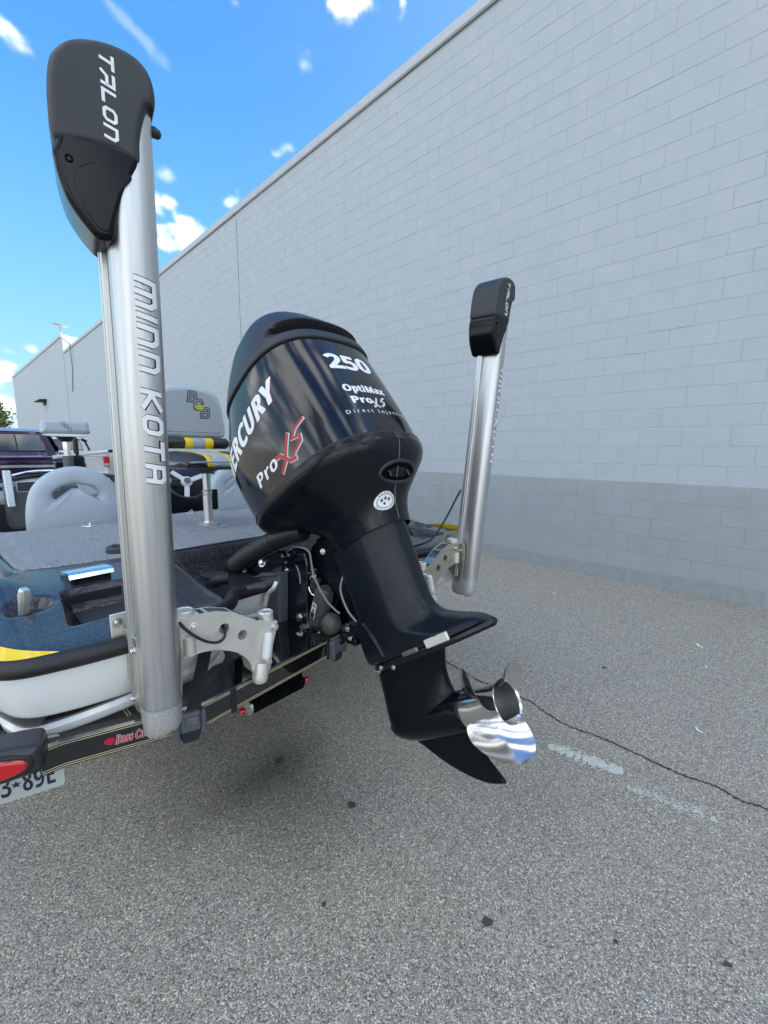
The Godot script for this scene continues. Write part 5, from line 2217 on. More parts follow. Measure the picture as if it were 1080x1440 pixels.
	# pads in the step
	var pm := MB.new()
	pm.t = Transform3D(Basis(Vector3.UP, -0.02), Vector3(1.603, 0.951, 0.365))
	pm.box(Vector3.ZERO, Vector3(0.205, 0.006, 0.165), 0.002)
	put(pm, "step_pad", M.pad, bt)
	pm = MB.new()
	pm.t = Transform3D(Basis(Vector3(0, 0, 1), 0.35), Vector3(1.727, 0.985, 0.362))
	pm.box(Vector3.ZERO, Vector3(0.006, 0.060, 0.150), 0.002)
	put(pm, "riser_pad", M.pad, bt)
	# raised light box above the step
	pm = MB.new()
	pm.t = Transform3D(Basis(Vector3.UP, 0.06), Vector3(1.850, 1.028, 0.360))
	pm.prism(V2([[-0.062, -0.03], [-0.066, 0.030], [-0.050, 0.036], [0.07, 0.020], [0.11, -0.03]]), 0.126, 0.006)
	var bx := put(pm, "grab_box", M.black_gloss, bt)
	pm = MB.new()
	pm.t = Transform3D(Basis(Vector3.UP, 0.06), Vector3(1.850, 1.028, 0.360))
	pm.prism(V2([[-0.076, 0.024], [-0.070, 0.038], [-0.052, 0.044], [0.030, 0.036], [0.030, 0.032], [-0.052, 0.039], [-0.066, 0.030], [-0.070, 0.022]]), 0.140, 0.001)
	put(pm, "chrome_brow", M.chrome, bx)
	pm = MB.new()
	pm.t = Transform3D(Basis(Vector3.UP, 0.06), Vector3(1.870, 1.013, 0.360))
	pm.tube(rnd_path([Vector3(-0.082, 0.0, 0.045), Vector3(-0.092, -0.008, 0.05), Vector3(-0.092, -0.010, 0.03), Vector3(-0.084, -0.004, 0.026)], 4), 0.003, 7)
	put(pm, "hook", M.chrome, bx)
	# pop-up cleat
	pm = MB.new()
	pm.t = Transform3D(Basis(Vector3.UP, 0.3) * Basis(Vector3(0, 0, 1), 0.25), Vector3(1.700, 1.022, 0.162)).scaled_local(Vector3.ONE * 1.35)
	pm.prism(rounded([[-0.006, -0.035], [-0.009, 0.0], [-0.013, 0.020], [-0.009, 0.038], [0.009, 0.038], [0.013, 0.020], [0.009, 0.0], [0.006, -0.035]], 1), 0.022, 0.005)
	put(pm, "cleat", M.alu_plate, bt)
	pm = MB.new()
	pm.t = Transform3D(Basis(Vector3.UP, 0.4), Vector3(2.19, 1.034, 0.56))
	pm.lathe([Vector2(0.052, 0.0), Vector2(0.052, 0.022), Vector2(0.046, 0.030), Vector2(0.030, 0.030), Vector2(0.028, 0.026), Vector2(0.0, 0.026)], 28)
	pm.box(Vector3(0, 0.031, 0), Vector3(0.070, 0.012, 0.016), 0.004)
	put(pm, "filler_cap", M.plastic_grey, bt)
	# small vents in the splash well
	for s in [1.0, -1.0]:
		pm = MB.new()
		pm.t = Transform3D(Basis(Vector3(0, 0, 1), 0.4), sides(Vector3(1.90, 0.925, 0.845), s))
		pm.lathe([Vector2(0.040, 0.0), Vector2(0.038, 0.008), Vector2(0.028, 0.010), Vector2(0.026, 0.004), Vector2(0.0, 0.002)], 24)
		put(pm, "well_drain", M.black_cap, bt)
	# aluminium trim across the stern's top edge
	pm = MB.new()
	pm.box(Vector3(1.632, 0.905, ZC), Vector3(0.034, 0.026, 0.62), 0.004)
	put(pm, "stern_trim", M.grey_metal, bt)
	pm = MB.new()
	pm.tube([Vector3(2.055, 1.036, 0.72), Vector3(2.045, 1.037, ZC), Vector3(2.055, 1.036, 1.672)], 0.006, 8)
	put(pm, "deck_edge_trim", M.alu, bt)
	# carpeted rear deck in lids with gaps between
	var lids := [
		[[2.065, 1.19], [2.075, 0.70], [2.10, 0.33], [2.135, 0.205], [2.20, 0.192], [2.40, 0.184], [2.613, 0.180], [2.617, 0.40], [2.467, 0.90], [2.437, 1.19]],
		[[2.632, 0.180], [2.90, 0.172], [3.16, 0.168], [3.12, 0.45], [3.10, 0.885], [2.487, 0.885], [2.633, 0.40]],
		[[2.484, 0.899], [3.10, 0.899], [3.22, 0.93], [3.22, 1.194], [2.453, 1.194]],
	]
	for s in [1.0, -1.0]:
		for l in lids:
			var mb := MB.new()
			var poly := PackedVector2Array()
			for p in l:
				poly.append(Vector2(p[0], p[1] if s > 0.0 else 2.0 * ZC - p[1] + 0.004))
			mb.t = Transform3D(Basis(Vector3(1, 0, 0), Vector3(0, 0, 1), Vector3(0, -1, 0)), Vector3(0, 1.020, 0))
			mb.prism(poly, 0.034, 0.006)
			put(mb, "deck_lid", M.carpet, bt)
	var ub := MB.new()
	ub.box(Vector3(2.62, 0.985, ZC), Vector3(1.06, 0.03, 1.98), 0.002)
	ub.box(Vector3(3.14, 0.80, ZC), Vector3(0.04, 0.36, 1.98), 0.004)
	put(ub, "deck_frame", M.carpet_side, bt)
	for p in [[3.03, 0.624], [3.14, 1.283], [3.03, 1.768]]:
		var mb := MB.new()
		mb.t = Transform3D(Basis(Vector3.UP, 0.5), Vector3(p[0], 1.038, p[1]))
		mb.box(Vector3(0, 0.002, 0), Vector3(0.075, 0.006, 0.030), 0.002)
		mb.prism(rounded([[-0.022, 0.004], [-0.014, 0.028], [0.006, 0.012], [0.014, 0.004]], 3), 0.018, 0.004)
		put(mb, "deck_latch", M.chrome, bt)
	# cockpit and bow deck
	var ck := MB.new()
	ck.box(Vector3(4.05, 0.55, ZC), Vector3(1.9, 0.04, 1.9), 0.004)
	put(ck, "cockpit_floor", M.carpet_side, bt)
	ck = MB.new()
	ck.t = Transform3D(Basis(Vector3(1, 0, 0), Vector3(0, 0, 1), Vector3(0, -1, 0)), Vector3(0, 1.035, 0))
	ck.prism(V2([[4.95, 0.22], [5.45, 0.33], [6.2, 0.57], [6.7, 0.87], [6.95, 1.08], [7.0, ZC], [6.95, 1.312], [6.7, 1.522], [6.2, 1.822], [5.45, 2.06], [4.95, 2.17]]), 0.05, 0.006)
	put(ck, "bow_deck", M.carpet, bt)
	ck = MB.new()
	ck.box(Vector3(4.96, 0.78, ZC), Vector3(0.05, 0.44, 1.95), 0.004)
	put(ck, "bow_bulkhead", M.carpet_side, bt)
	# passenger's console: grey fascia, outlined locker door, chrome rail
	var co := MB.new()
	co.box(Vector3(4.47, 1.04, 0.62), Vector3(0.26, 0.34, 0.46), 0.02)
	var con := put(co, "console", M.console, bt)
	co = MB.new()
	co.box(Vector3(4.336, 1.205, 0.585), Vector3(0.006, 0.075, 0.26), 0.002)
	put(co, "locker_door", M.plastic_grey, con)
	co = MB.new()
	for q in [[1.2435, 0.585, 0.004, 0.27], [1.1665, 0.585, 0.004, 0.27]]:
		co.box(Vector3(4.332, q[0], q[1]), Vector3(0.004, q[2], q[3]), 0.001)
	for z in [0.452, 0.718]:
		co.box(Vector3(4.332, 1.205, z), Vector3(0.004, 0.077, 0.004), 0.001)
	put(co, "door_trim", M.letter_silver, con)
	co = MB.new()
	co.prism(V2([[4.28, 1.06], [4.36, 1.06], [4.42, 1.335], [4.34, 1.335]]), 0.045, 0.004, 0.405)
	put(co, "windscreen_post", M.silver_paint, con)
	co = MB.new()
	co.tube(rnd_path([Vector3(4.33, 1.295, 0.43), Vector3(4.36, 1.322, 0.55), Vector3(4.36, 1.325, 0.72), Vector3(4.34, 1.30, 0.84)], 5), 0.011, 10)
	put(co, "grab_rail", M.chrome, con)
	# steering console and wheel
	co = MB.new()
	co.prism(rounded([[4.20, 0.62], [4.18, 1.12], [4.26, 1.27], [4.44, 1.32], [4.56, 1.26], [4.60, 0.62]], 3), 0.56, 0.03, 1.76)
	var sc := put(co, "helm_console", M.black_semi, bt)
	for p in [[4.205, 1.215, 1.50], [4.205, 1.205, 1.96]]:
		co = MB.new()
		co.t = Transform3D(MB.basis_to(Vector3(-1, 0.4, 0)), Vector3(p[0], p[1], p[2]))
		co.lathe([Vector2(0.055, 0.0), Vector2(0.055, 0.012), Vector2(0.045, 0.014), Vector2(0.043, 0.008), Vector2(0.0, 0.008)], 24)
		put(co, "gauge", M.letter_silver, sc)
	var wt := Transform3D(MB.basis_to(Vector3(-0.88, 0.47, -0.1)), Vector3(4.03, 1.20, 1.63))
	co = MB.new()
	co.t = wt
	var rim := []
	for j in 41:
		rim.append(Vector3(cos(TAU * j / 40.0) * 0.175, 0.03, sin(TAU * j / 40.0) * 0.175))
	co.tube(rim, 0.015, 10, false)
	put(co, "steering_wheel", M.rubber, sc)
	co = MB.new()
	co.t = wt
	co.lathe([Vector2(0.050, 0.0), Vector2(0.050, 0.030), Vector2(0.042, 0.040), Vector2(0.0, 0.042)], 24)
	for j in 3:
		var keep := co.t
		co.t = co.t * Transform3D(Basis(Vector3.UP, TAU * j / 3.0 + 0.5), Vector3.ZERO)
		co.box(Vector3(0.108, 0.026, 0), Vector3(0.13, 0.010, 0.045), 0.004)
		co.t = keep
	put(co, "wheel_spokes", M.letter_silver, sc)
	co = MB.new()
	co.t = wt
	co.lathe([Vector2(0.031, 0.0425), Vector2(0.031, 0.0445), Vector2(0.024, 0.0445), Vector2(0.024, 0.0435), Vector2(0.0, 0.0435)], 24)
	put(co, "horn_button", M.black_gloss, sc)
	co = MB.new()
	co.box(Vector3(3.9, 0.86, 1.52), Vector3(0.5, 0.12, 0.10), 0.02)
	put(co, "throttle_box", M.black_semi, sc)

func seat_back(called: String, z: float, label: String) -> void:
	var t := thing(called, label, "boat seat", Transform3D(Basis(), Vector3(3.3, 0.98, z)), "low cockpit seats")
	var mb := MB.new()
	# the backrest is a cushion with a slot-shaped hand hole under its rounded top
	var outer := rounded([[-0.268, 0.03], [-0.258, 0.16], [-0.228, 0.27], [-0.172, 0.345], [-0.10, 0.392], [-0.03, 0.412], [0.04, 0.412], [0.11, 0.392], [0.18, 0.345], [0.235, 0.27], [0.262, 0.16], [0.268, 0.03], [0.258, -0.10], [0.12, -0.12], [-0.12, -0.12], [-0.258, -0.10]], 6)
	var inner := rounded([[-0.120, 0.222], [-0.112, 0.258], [-0.07, 0.288], [0.0, 0.300], [0.07, 0.288], [0.112, 0.258], [0.124, 0.214], [0.095, 0.204], [0.07, 0.224], [0.035, 0.262], [0.0, 0.276], [-0.035, 0.262], [-0.07, 0.224], [-0.095, 0.204]], 6)
	var c := Vector2(0.0, 0.262)
	var rows := []
	for j in 96:
		var a := TAU * j / 96.0
		var d := Vector2(cos(a), sin(a))
		var po := _hit_poly(outer, c, d)
		var pi_ := _hit_poly(inner, Vector2(0.0, 0.283), d)
		var row := PackedVector3Array()
		for k in 20:
			var b := TAU * k / 20.0
			var s := 0.5 + 0.5 * signf(cos(b)) * pow(absf(cos(b)), 0.75)
			var q := pi_.lerp(po, s)
			var wide := minf((po - pi_).length(), 0.16) / 0.16
			var dep := signf(sin(b)) * pow(absf(sin(b)), 0.62) * (0.030 + 0.022 * wide)
			row.append(Vector3(dep + q.y * 0.10, q.y, q.x))
		rows.append(row)
	rows.append(rows[0])
	mb.grid(rows, true)
	put(mb, "backrest", M.vinyl, t)
	mb = MB.new()
	mb.box(Vector3(0.26, -0.28, 0), Vector3(0.50, 0.13, 0.50), 0.04)
	put(mb, "seat_cushion", M.vinyl, t)
	mb = MB.new()
	mb.box(Vector3(0.26, -0.38, 0), Vector3(0.40, 0.09, 0.44), 0.01)
	put(mb, "seat_base", M.carpet_side, t)

func _hit_poly(p: PackedVector2Array, c: Vector2, d: Vector2) -> Vector2:
	var best := 0.0
	for i in p.size():
		var q = Geometry2D.segment_intersects_segment(c, c + d * 2.0, p[i], p[(i + 1) % p.size()])
		if q != null:
			best = maxf(best, (q - c).length())
	return c + d * best

func build_seats() -> void:
	seat_back("cockpit_seat", 0.632, "pale grey cockpit seat back with a hand hole, between the tallest anchor pole and carpet")
	seat_back("cockpit_seat", 1.770, "pale grey cockpit seat back partly hidden behind the engine cowl")
	# pedestal fishing seat on the rear deck
	var t := thing("pedestal_seat", "grey, black and yellow fishing seat on a silver pedestal on the rear deck", "boat seat", Transform3D(Basis(), Vector3(2.60, 1.037, 1.175)))
	var mb := MB.new()
	mb.lathe([Vector2(0.060, 0.0), Vector2(0.060, 0.008), Vector2(0.034, 0.014), Vector2(0.0275, 0.03), Vector2(0.027, 0.19), Vector2(0.031, 0.195), Vector2(0.031, 0.215), Vector2(0.0235, 0.22), Vector2(0.0225, 0.36)], 24)
	put(mb, "pedestal", M.alu, t)
	mb = MB.new()
	mb.box(Vector3(0.02, 0.155, 0.055), Vector3(0.03, 0.13, 0.035), 0.004)
	mb.tube([Vector3(0.0, 0.205, -0.04), Vector3(0.0, 0.205, 0.06)], 0.008, 8)
	put(mb, "height_lever", M.black_semi, t)
	mb = MB.new()
	mb.lathe([Vector2(0.03, 0.325), Vector2(0.07, 0.345), Vector2(0.10, 0.352), Vector2(0.10, 0.36)], 20)
	mb.t = Transform3D(Basis(Vector3(1, 0, 0), Vector3(0, 0, 1), Vector3(0, -1, 0)), Vector3(0, 0.363, 0))
	mb.prism(rounded([[-0.20, -0.17], [-0.21, 0.0], [-0.20, 0.17], [-0.10, 0.225], [0.15, 0.215], [0.22, 0.17], [0.22, -0.17], [0.15, -0.215], [-0.10, -0.225]], 3), 0.018, 0.006)
	put(mb, "seat_tray", M.plastic_grey, t)
	# cushion: grey middle, yellow edges, black bolsters
	for spec in [["cushion_centre", M.vinyl, -0.045, 0.045, 0.006], ["yellow_panel", M.vinyl_yellow, -0.082, -0.047, 0.004], ["yellow_panel", M.vinyl_yellow, 0.047, 0.082, 0.004], ["cushion_bolster", M.vinyl_black, -0.225, -0.084, 0.018], ["cushion_bolster", M.vinyl_black, 0.084, 0.225, 0.018]]:
		mb = MB.new()
		var rows := []
		var z0: float = spec[2]
		var z1: float = spec[3]
		for i in 11:
			var fz := float(i) / 10.0
			var row := PackedVector3Array()
			for k in 21:
				var x := lerpf(0.0, 1.0, k / 20.0)
				# panels flare outward towards the back of the cushion
				var flare := 1.0 + 0.9 * x * x if absf(z0 + z1) > 0.01 or true else 1.0
				var z := lerpf(z0, z1, fz)
				var lim := 0.226 - 0.03 * pow(absf(x - 0.45) * 2.0, 3.0)
				z = clampf(z * flare, -lim, lim)
				var px := -0.215 + 0.42 * x
				var edge := 1.0 - pow(absf(x - 0.5) * 2.0, 4.0)
				var side_drop := pow(clampf(absf(z) / 0.226, 0.0, 1.0), 5.0)
				row.append(Vector3(px - 0.0, 0.378 + 0.068 * pow(maxf(edge, 0.0), 0.45) * (1.0 - 0.75 * side_drop) + spec[4] * sin(PI * fz) + 0.03 * x * x, z))
			rows.append(row)
		mb.grid(rows, false, Vector3.UP)
		# front wall of the panel
		var f0 := PackedVector3Array()
		var f1 := PackedVector3Array()
		for i in 11:
			f0.append(rows[i][0])
			f1.append(rows[i][0] + Vector3(0.012, -0.012, 0))
		mb.grid([f0, f1], false, Vector3(-1, 0, 0))
		put(mb, spec[0], spec[1], t)
	mb = MB.new()
	mb.tube(rnd_path([Vector3(-0.18, 0.395, -0.21), Vector3(-0.219, 0.40, -0.15), Vector3(-0.222, 0.402, 0.0), Vector3(-0.219, 0.40, 0.15), Vector3(-0.18, 0.395, 0.21)], 6), 0.005, 7)
	put(mb, "piping", M.vinyl_grey, t)
	# backrest: grey panel in a pale rim, black roll with yellow bands under it
	var bp := rounded([[-0.215, 0.565], [-0.220, 0.70], [-0.200, 0.80], [-0.15, 0.855], [-0.05, 0.885], [0.07, 0.888], [0.17, 0.868], [0.225, 0.82], [0.245, 0.70], [0.240, 0.565], [0.12, 0.555], [-0.12, 0.555]], 5)
	mb = MB.new()
	var bt := Transform3D(Basis(Vector3(0, 0, 1), Vector3(0.12, 1, 0).normalized(), Vector3(-1, 0.12, 0).normalized()), Vector3(0.17, 0, 0.0))
	mb.t = bt
	mb.pillow(bp, 0.070, 0.026, 5)
	var back := put(mb, "backrest", M.vinyl, t)
	mb = MB.new()
	mb.t = bt
	var pan := rounded([[-0.190, 0.590], [-0.195, 0.70], [-0.178, 0.785], [-0.13, 0.830], [-0.04, 0.855], [0.07, 0.857], [0.155, 0.838], [0.20, 0.795], [0.218, 0.70], [0.213, 0.590], [0.10, 0.582], [-0.10, 0.582]], 5)
	mb.pillow(pan, 0.078, 0.005, 3)
	put(mb, "back_panel", M.vinyl_grey, back)
	for spec in [[M.letter_black, 0.020, 0.0002], [M.letter_grey, 0.009, 0.0008]]:
		mb = MB.new()
		mb.t = bt
		for q in [["B", 0.010, 0.785], ["C", 0.045, 0.735], ["B", 0.085, 0.685]]:
			var gl := [[Vector2(0, 0), Vector2(0, 0.06), Vector2(0.036, 0.06), Vector2(0.044, 0.050), Vector2(0.044, 0.040), Vector2(0.036, 0.031), Vector2(0.002, 0.031)], [Vector2(0.036, 0.031), Vector2(0.048, 0.022), Vector2(0.048, 0.010), Vector2(0.038, 0.0), Vector2(0, 0.0)]]
			if q[0] == "C":
				gl = [[Vector2(0.046, 0.046), Vector2(0.040, 0.058), Vector2(0.010, 0.058), Vector2(0.0, 0.048), Vector2(0.0, 0.010), Vector2(0.010, 0.0), Vector2(0.040, 0.0), Vector2(0.046, 0.012), Vector2(0.046, 0.026), Vector2(0.026, 0.026)]]
			var st := strokes(gl, spec[1])
			for i in st.size():
				st[i] += Vector2(st[i].y * 0.2, 0)
			var at := Vector2(q[1], q[2])
			decal(mb, place(st, at), func(p: Vector2) -> Vector3: return Vector3(p.x, p.y, 0.0392), 0.1, spec[2])
		put(mb, "initials", spec[0], back)
	mb = MB.new()
	mb.t = bt
	var fish := rounded([[0.05, 0.745], [0.065, 0.765], [0.09, 0.768], [0.108, 0.752], [0.10, 0.735], [0.075, 0.728]], 3)
	mb.pillow(fish, 0.0835, 0.001, 2)
	put(mb, "badge", mat([0.35, 0.42, 0.03], 0.5), back)
	for spec in [["back_roll", M.vinyl_black, -0.16, -0.062], ["back_roll", M.vinyl_black, 0.122, 0.22], ["yellow_band", M.vinyl_yellow, -0.06, -0.012], ["back_roll_centre", M.vinyl_grey, -0.010, 0.066], ["yellow_band", M.vinyl_yellow, 0.068, 0.120]]:
		mb = MB.new()
		mb.tube([Vector3(0.165, 0.512, spec[2]), Vector3(0.163, 0.512, spec[2] + 0.004), Vector3(0.163, 0.512, spec[3] - 0.004), Vector3(0.165, 0.512, spec[3])], [0.030, 0.036, 0.036, 0.030], 18)
		put(mb, spec[0], spec[1], t)
	mb = MB.new()
	mb.box(Vector3(0.175, 0.515, -0.205), Vector3(0.05, 0.075, 0.09), 0.015)
	put(mb, "hinge_cover", M.vinyl, t)
	# bow seat, seen over the bow from behind
	var b := thing("bow_seat", "pale grey bow seat on a post, in front of the purple pickup", "boat seat", Transform3D(Basis(), Vector3(6.8, 1.06, 1.25)))
	mb = MB.new()
	mb.pillow(rounded([[-0.235, 0.635], [-0.245, 0.70], [-0.235, 0.775], [-0.19, 0.798], [0.0, 0.808], [0.19, 0.800], [0.235, 0.778], [0.245, 0.70], [0.235, 0.637], [0.0, 0.628]], 4), 0.30, 0.05, 5)
	var cu := put(mb, "cushion", M.vinyl, b)
	cu.rotation.y = -PI / 2 - 0.06
	mb = MB.new()
	mb.pillow(rounded([[-0.20, 0.600], [-0.22, 0.626], [0.0, 0.632], [0.22, 0.626], [0.20, 0.600], [0.0, 0.595]], 3), 0.26, 0.01, 3)
	var tr := put(mb, "tray", M.gel_white, b)
	tr.rotation.y = -PI / 2 - 0.06
	mb = MB.new()
	for spec in [[M.letter_black, 0.016]]:
		for q in [["B", -0.05, 0.725], ["C", -0.02, 0.700], ["B", 0.015, 0.668]]:
			var st := strokes([[Vector2(0, 0), Vector2(0, 0.05), Vector2(0.034, 0.05), Vector2(0.03, 0.026), Vector2(0.0, 0.026)], [Vector2(0.03, 0.026), Vector2(0.038, 0.0), Vector2(0, 0.0)]], spec[1] * 0.5)
			decal(mb, place(st, Vector2(q[1], q[2])), func(p: Vector2) -> Vector3: return Vector3(p.x, p.y, 0.1512), 0.1, 0.0005)
	var ini := put(mb, "initials", M.letter_grey, b)
	ini.rotation.y = -PI / 2 - 0.06
	mb = MB.new()
	mb.lathe([Vector2(0.05, 0.53), Vector2(0.09, 0.57), Vector2(0.11, 0.60), Vector2(0.0, 0.602)], 16)
	put(mb, "swivel", M.black_semi, b)
	mb = MB.new()
	mb.lathe([Vector2(0.04, 0.34), Vector2(0.04, 0.54)], 16)
	put(mb, "upper_post", M.chrome, b)
	mb = MB.new()
	mb.lathe([Vector2(0.10, -0.02), Vector2(0.06, 0.02), Vector2(0.055, 0.34), Vector2(0.045, 0.35)], 16)
	put(mb, "lower_post", M.grey_clamp, b)
	# trolling motor lying across the bow
	var tm := thing("trolling_motor", "white shafted trolling motor with black grip lying across the bow", "trolling motor", Transform3D(Basis(), Vector3(7.15, 1.18, 1.5)))
	mb = MB.new()
	mb.tube([Vector3(0.0, 0.205, -0.35), Vector3(0.02, 0.285, 0.30)], 0.026, 10)
	put(mb, "shaft", M.gel_white, tm)
	mb = MB.new()
	mb.tube([Vector3(0.02, 0.287, 0.29), Vector3(0.02, 0.298, 0.40)], 0.022, 10)
	mb.tube([Vector3(0.05, 0.455, 0.0), Vector3(0.05, 0.425, 0.06)], 0.018, 8)
	put(mb, "grip", M.black_semi, tm)
	mb = MB.new()
	mb.tube([Vector3(0.05, 0.475, -0.11), Vector3(0.05, 0.455, 0.0)], 0.008, 8)
	put(mb, "tiller", M.letter_silver, tm)
	mb = MB.new()
	mb.box(Vector3(0.0, 0.05, -0.1), Vector3(0.30, 0.36, 0.16), 0.03)
	mb.box(Vector3(0.02, 0.30, -0.08), Vector3(0.10, 0.36, 0.05), 0.02)
	put(mb, "mount", M.black_semi, tm)

# ---------------------------------------------------------------- trailer
const BEAM := [[1.318, 0.12], [1.315, 0.167], [1.205, 0.498], [1.282, 1.157], [1.290, 1.196], [1.300, 1.235], [1.40, 1.800], [1.52, 2.10], [1.53, 2.14]]

func beam_at(z: float) -> Vector3:
	for i in BEAM.size() - 1:
		if z <= BEAM[i + 1][1] or i == BEAM.size() - 2:
			var u: float = (z - BEAM[i][1]) / (BEAM[i + 1][1] - BEAM[i][1])
			return Vector3(lerpf(BEAM[i][0], BEAM[i + 1][0], u), 0, z)
	return Vector3.ZERO

func beam_basis(z: float) -> Basis:
	var d := (beam_at(z + 0.01) - beam_at(z - 0.01)).normalized()
	return Basis(d, Vector3.UP, d.cross(Vector3.UP))

func build_trailer() -> void:
	var t := thing("boat_trailer", "gloss black boat trailer with gold pinstripes under the white hull", "trailer")
	# rear cross member: plan outline with a sloped top plate forward of it
	var mb := MB.new()
	var poly := PackedVector2Array()
	for p in BEAM:
		poly.append(Vector2(p[0], p[1]))
	poly.append_array(V2([[1.66, 2.14], [1.56, 1.80], [1.43, 1.196], [1.40, 0.498], [1.46, 0.12]]))
	mb.t = Transform3D(Basis(Vector3(1, 0, 0), Vector3(0, 0, 1), Vector3(0, -1, 0)), Vector3(0, 0.698, 0))
	mb.prism(poly, 0.084, 0.006)
	put(mb, "cross_member", M.trailer_black, t)
	mb = MB.new()
	poly = V2([[1.38, 0.46], [1.41, 1.196], [1.55, 1.85], [1.85, 1.85], [1.85, 0.46]])
	mb.t = Transform3D(Basis(Vector3(1, 0.06, 0).normalized(), Vector3(0, 0, 1), Vector3(0.06, -1, 0).normalized()), Vector3(0, 0.612, 0))
	mb.prism(poly, 0.05, 0.004)
	put(mb, "step_plate", M.trailer_black, t)
	# double pinstripes
	for y in [0.664, 0.670, 0.727, 0.733]:
		var a := PackedVector3Array()
		var b := PackedVector3Array()
		for p in BEAM:
			a.append(Vector3(p[0] - 0.0008, y, p[1]))
			b.append(Vector3(p[0] - 0.0008, y + 0.0022, p[1]))
		mb = MB.new()
		for i in BEAM.size() - 1:
			mb.quad(a[i], a[i + 1], b[i + 1], b[i], Vector3(-1, 0, 0))
		put(mb, "pinstripe", M.pin_gold, t)
	for z in [0.318, 0.326, 0.348, 0.356]:
		mb = MB.new()
		mb.quad(Vector3(1.30, 0.741, z), Vector3(1.38, 0.741, z), Vector3(1.38, 0.741, z + 0.0025), Vector3(1.30, 0.741, z + 0.0025), Vector3.UP)
		put(mb, "pinstripe", M.pin_gold, t)
	for z in [0.60, 1.045]:
		mb = MB.new()
		mb.t = Transform3D(beam_basis(z), beam_at(z) + Vector3(0, 0.698, 0))
		mb.box(Vector3(0, 0, 0.001), Vector3(0.022, 0.088, 0.006), 0.002)
		put(mb, "joint_band", M.black_flat, t)
	# maker's sticker: red script with a pale edge and a small red beast's head
	var bz := 0.305
	var xf := Transform3D(Basis(beam_basis(bz).x, Vector3.UP, beam_basis(bz).x.cross(Vector3.UP)), beam_at(bz) + Vector3(0, 0.699, 0))
	var tx := fit(text_tris("Bass Cat", 0.03, true, 0.35, "Droid Serif"), 0.082, 0.026)
	mb = MB.new()
	mb.t = xf
	for o in [[0.0012, 0.0], [-0.0012, 0.0], [0.0, 0.0014], [0.0, -0.0014]]:
		decal(mb, place(tx, Vector2(0.012 + o[0], o[1])), func(p: Vector2) -> Vector3: return Vector3(p.x, p.y, 0.0), 0.2, 0.0010)
	put(mb, "sticker", mat([0.72, 0.58, 0.58], 0.5), t)
	mb = MB.new()
	mb.t = xf
	decal(mb, place(tx, Vector2(0.012, 0.0)), func(p: Vector2) -> Vector3: return Vector3(p.x, p.y, 0.0), 0.2, 0.0015)
	var hd := rounded([[-0.055, 0.0], [-0.050, 0.010], [-0.040, 0.012], [-0.031, 0.008], [-0.029, -0.002], [-0.034, -0.006], [-0.036, -0.012], [-0.044, -0.010], [-0.050, -0.006]], 2)
	for i in range(1, hd.size() - 1):
		decal(mb, PackedVector2Array([hd[0], hd[i], hd[i + 1]]), func(p: Vector2) -> Vector3: return Vector3(p.x, p.y, 0.0), 0.2, 0.0015)
	put(mb, "sticker_print", M.letter_red, t)
	# moulded lamp housings and lamps at both ends
	for s in [1.0, -1.0]:
		var md := MB.new()
		md.t = Transform3D(Basis(Vector3(-0.30 * s, 0, 1).normalized(), Vector3.UP, Vector3(-1, 0, -0.30 * s).normalized()), (Vector3(1.295, 0.020, 0.014) if s > 0.0 else Vector3(1.62, 0.0, 2.0 * ZC - 0.10)))
		md.pillow(rounded([[-0.22, 0.722], [-0.23, 0.765], [-0.20, 0.790], [0.0, 0.794], [0.095, 0.788], [0.116, 0.772], [0.115, 0.728], [0.10, 0.714], [-0.05, 0.710]], 3), 0.10, 0.018, 4)
		var mod := put(md, "lamp_housing", M.module, t)
		md = MB.new()
		md.t = Transform3D(Basis(Vector3(-0.30 * s, 0, 1).normalized(), Vector3.UP, Vector3(-1, 0, -0.30 * s).normalized()), (Vector3(1.295, 0.020, 0.014) if s > 0.0 else Vector3(1.62, 0.0, 2.0 * ZC - 0.10)))
		var ov := super_ring(Vector2(0.004 * s, 0.752), 0.100, 0.034, 2.6, 40)
		md.pillow(ov, 0.108, 0.006, 3)
		put(md, "lamp_bezel", M.black_flat, mod)
		md = MB.new()
		md.t = Transform3D(Basis(Vector3(-0.30 * s, 0, 1).normalized(), Vector3.UP, Vector3(-1, 0, -0.30 * s).normalized()), (Vector3(1.295, 0.020, 0.014) if s > 0.0 else Vector3(1.62, 0.0, 2.0 * ZC - 0.10)))
		ov = super_ring(Vector2(0.004 * s, 0.752), 0.090, 0.0265, 2.4, 40)
		md.pillow(ov, 0.118, 0.010, 5)
		put(md, "tail_lamp", M.red_lens, mod)
		# clear guide lamp on the beam
		md = MB.new()
		md.t = Transform3D(beam_basis(0.22), beam_at(0.25) + Vector3(0.13, 0.748, 0))
		if s < 0.0:
			md.t = Transform3D(beam_basis(2.05), beam_at(2.05) + Vector3(0.06, 0.765, 0))
		md.pillow(rounded([[-0.062, -0.024], [-0.064, 0.020], [-0.055, 0.026], [0.055, 0.026], [0.064, 0.020], [0.062, -0.024]], 2), 0.05, 0.008, 3)
		put(md, "clear_lamp", M.clear_lens, t)
		# frame rails, bunks and wheels
		md = MB.new()
		md.box(sides(Vector3(4.3, 0.56, 0.52), s), Vector3(5.4, 0.11, 0.06), 0.008)
		put(md, "frame_rail", M.trailer_black, t)
		md = MB.new()
		md.box(sides(Vector3(3.4, 0.655, 0.62), s), Vector3(3.2, 0.05, 0.10), 0.01)
		put(md, "bunk", M.carpet_side, t)
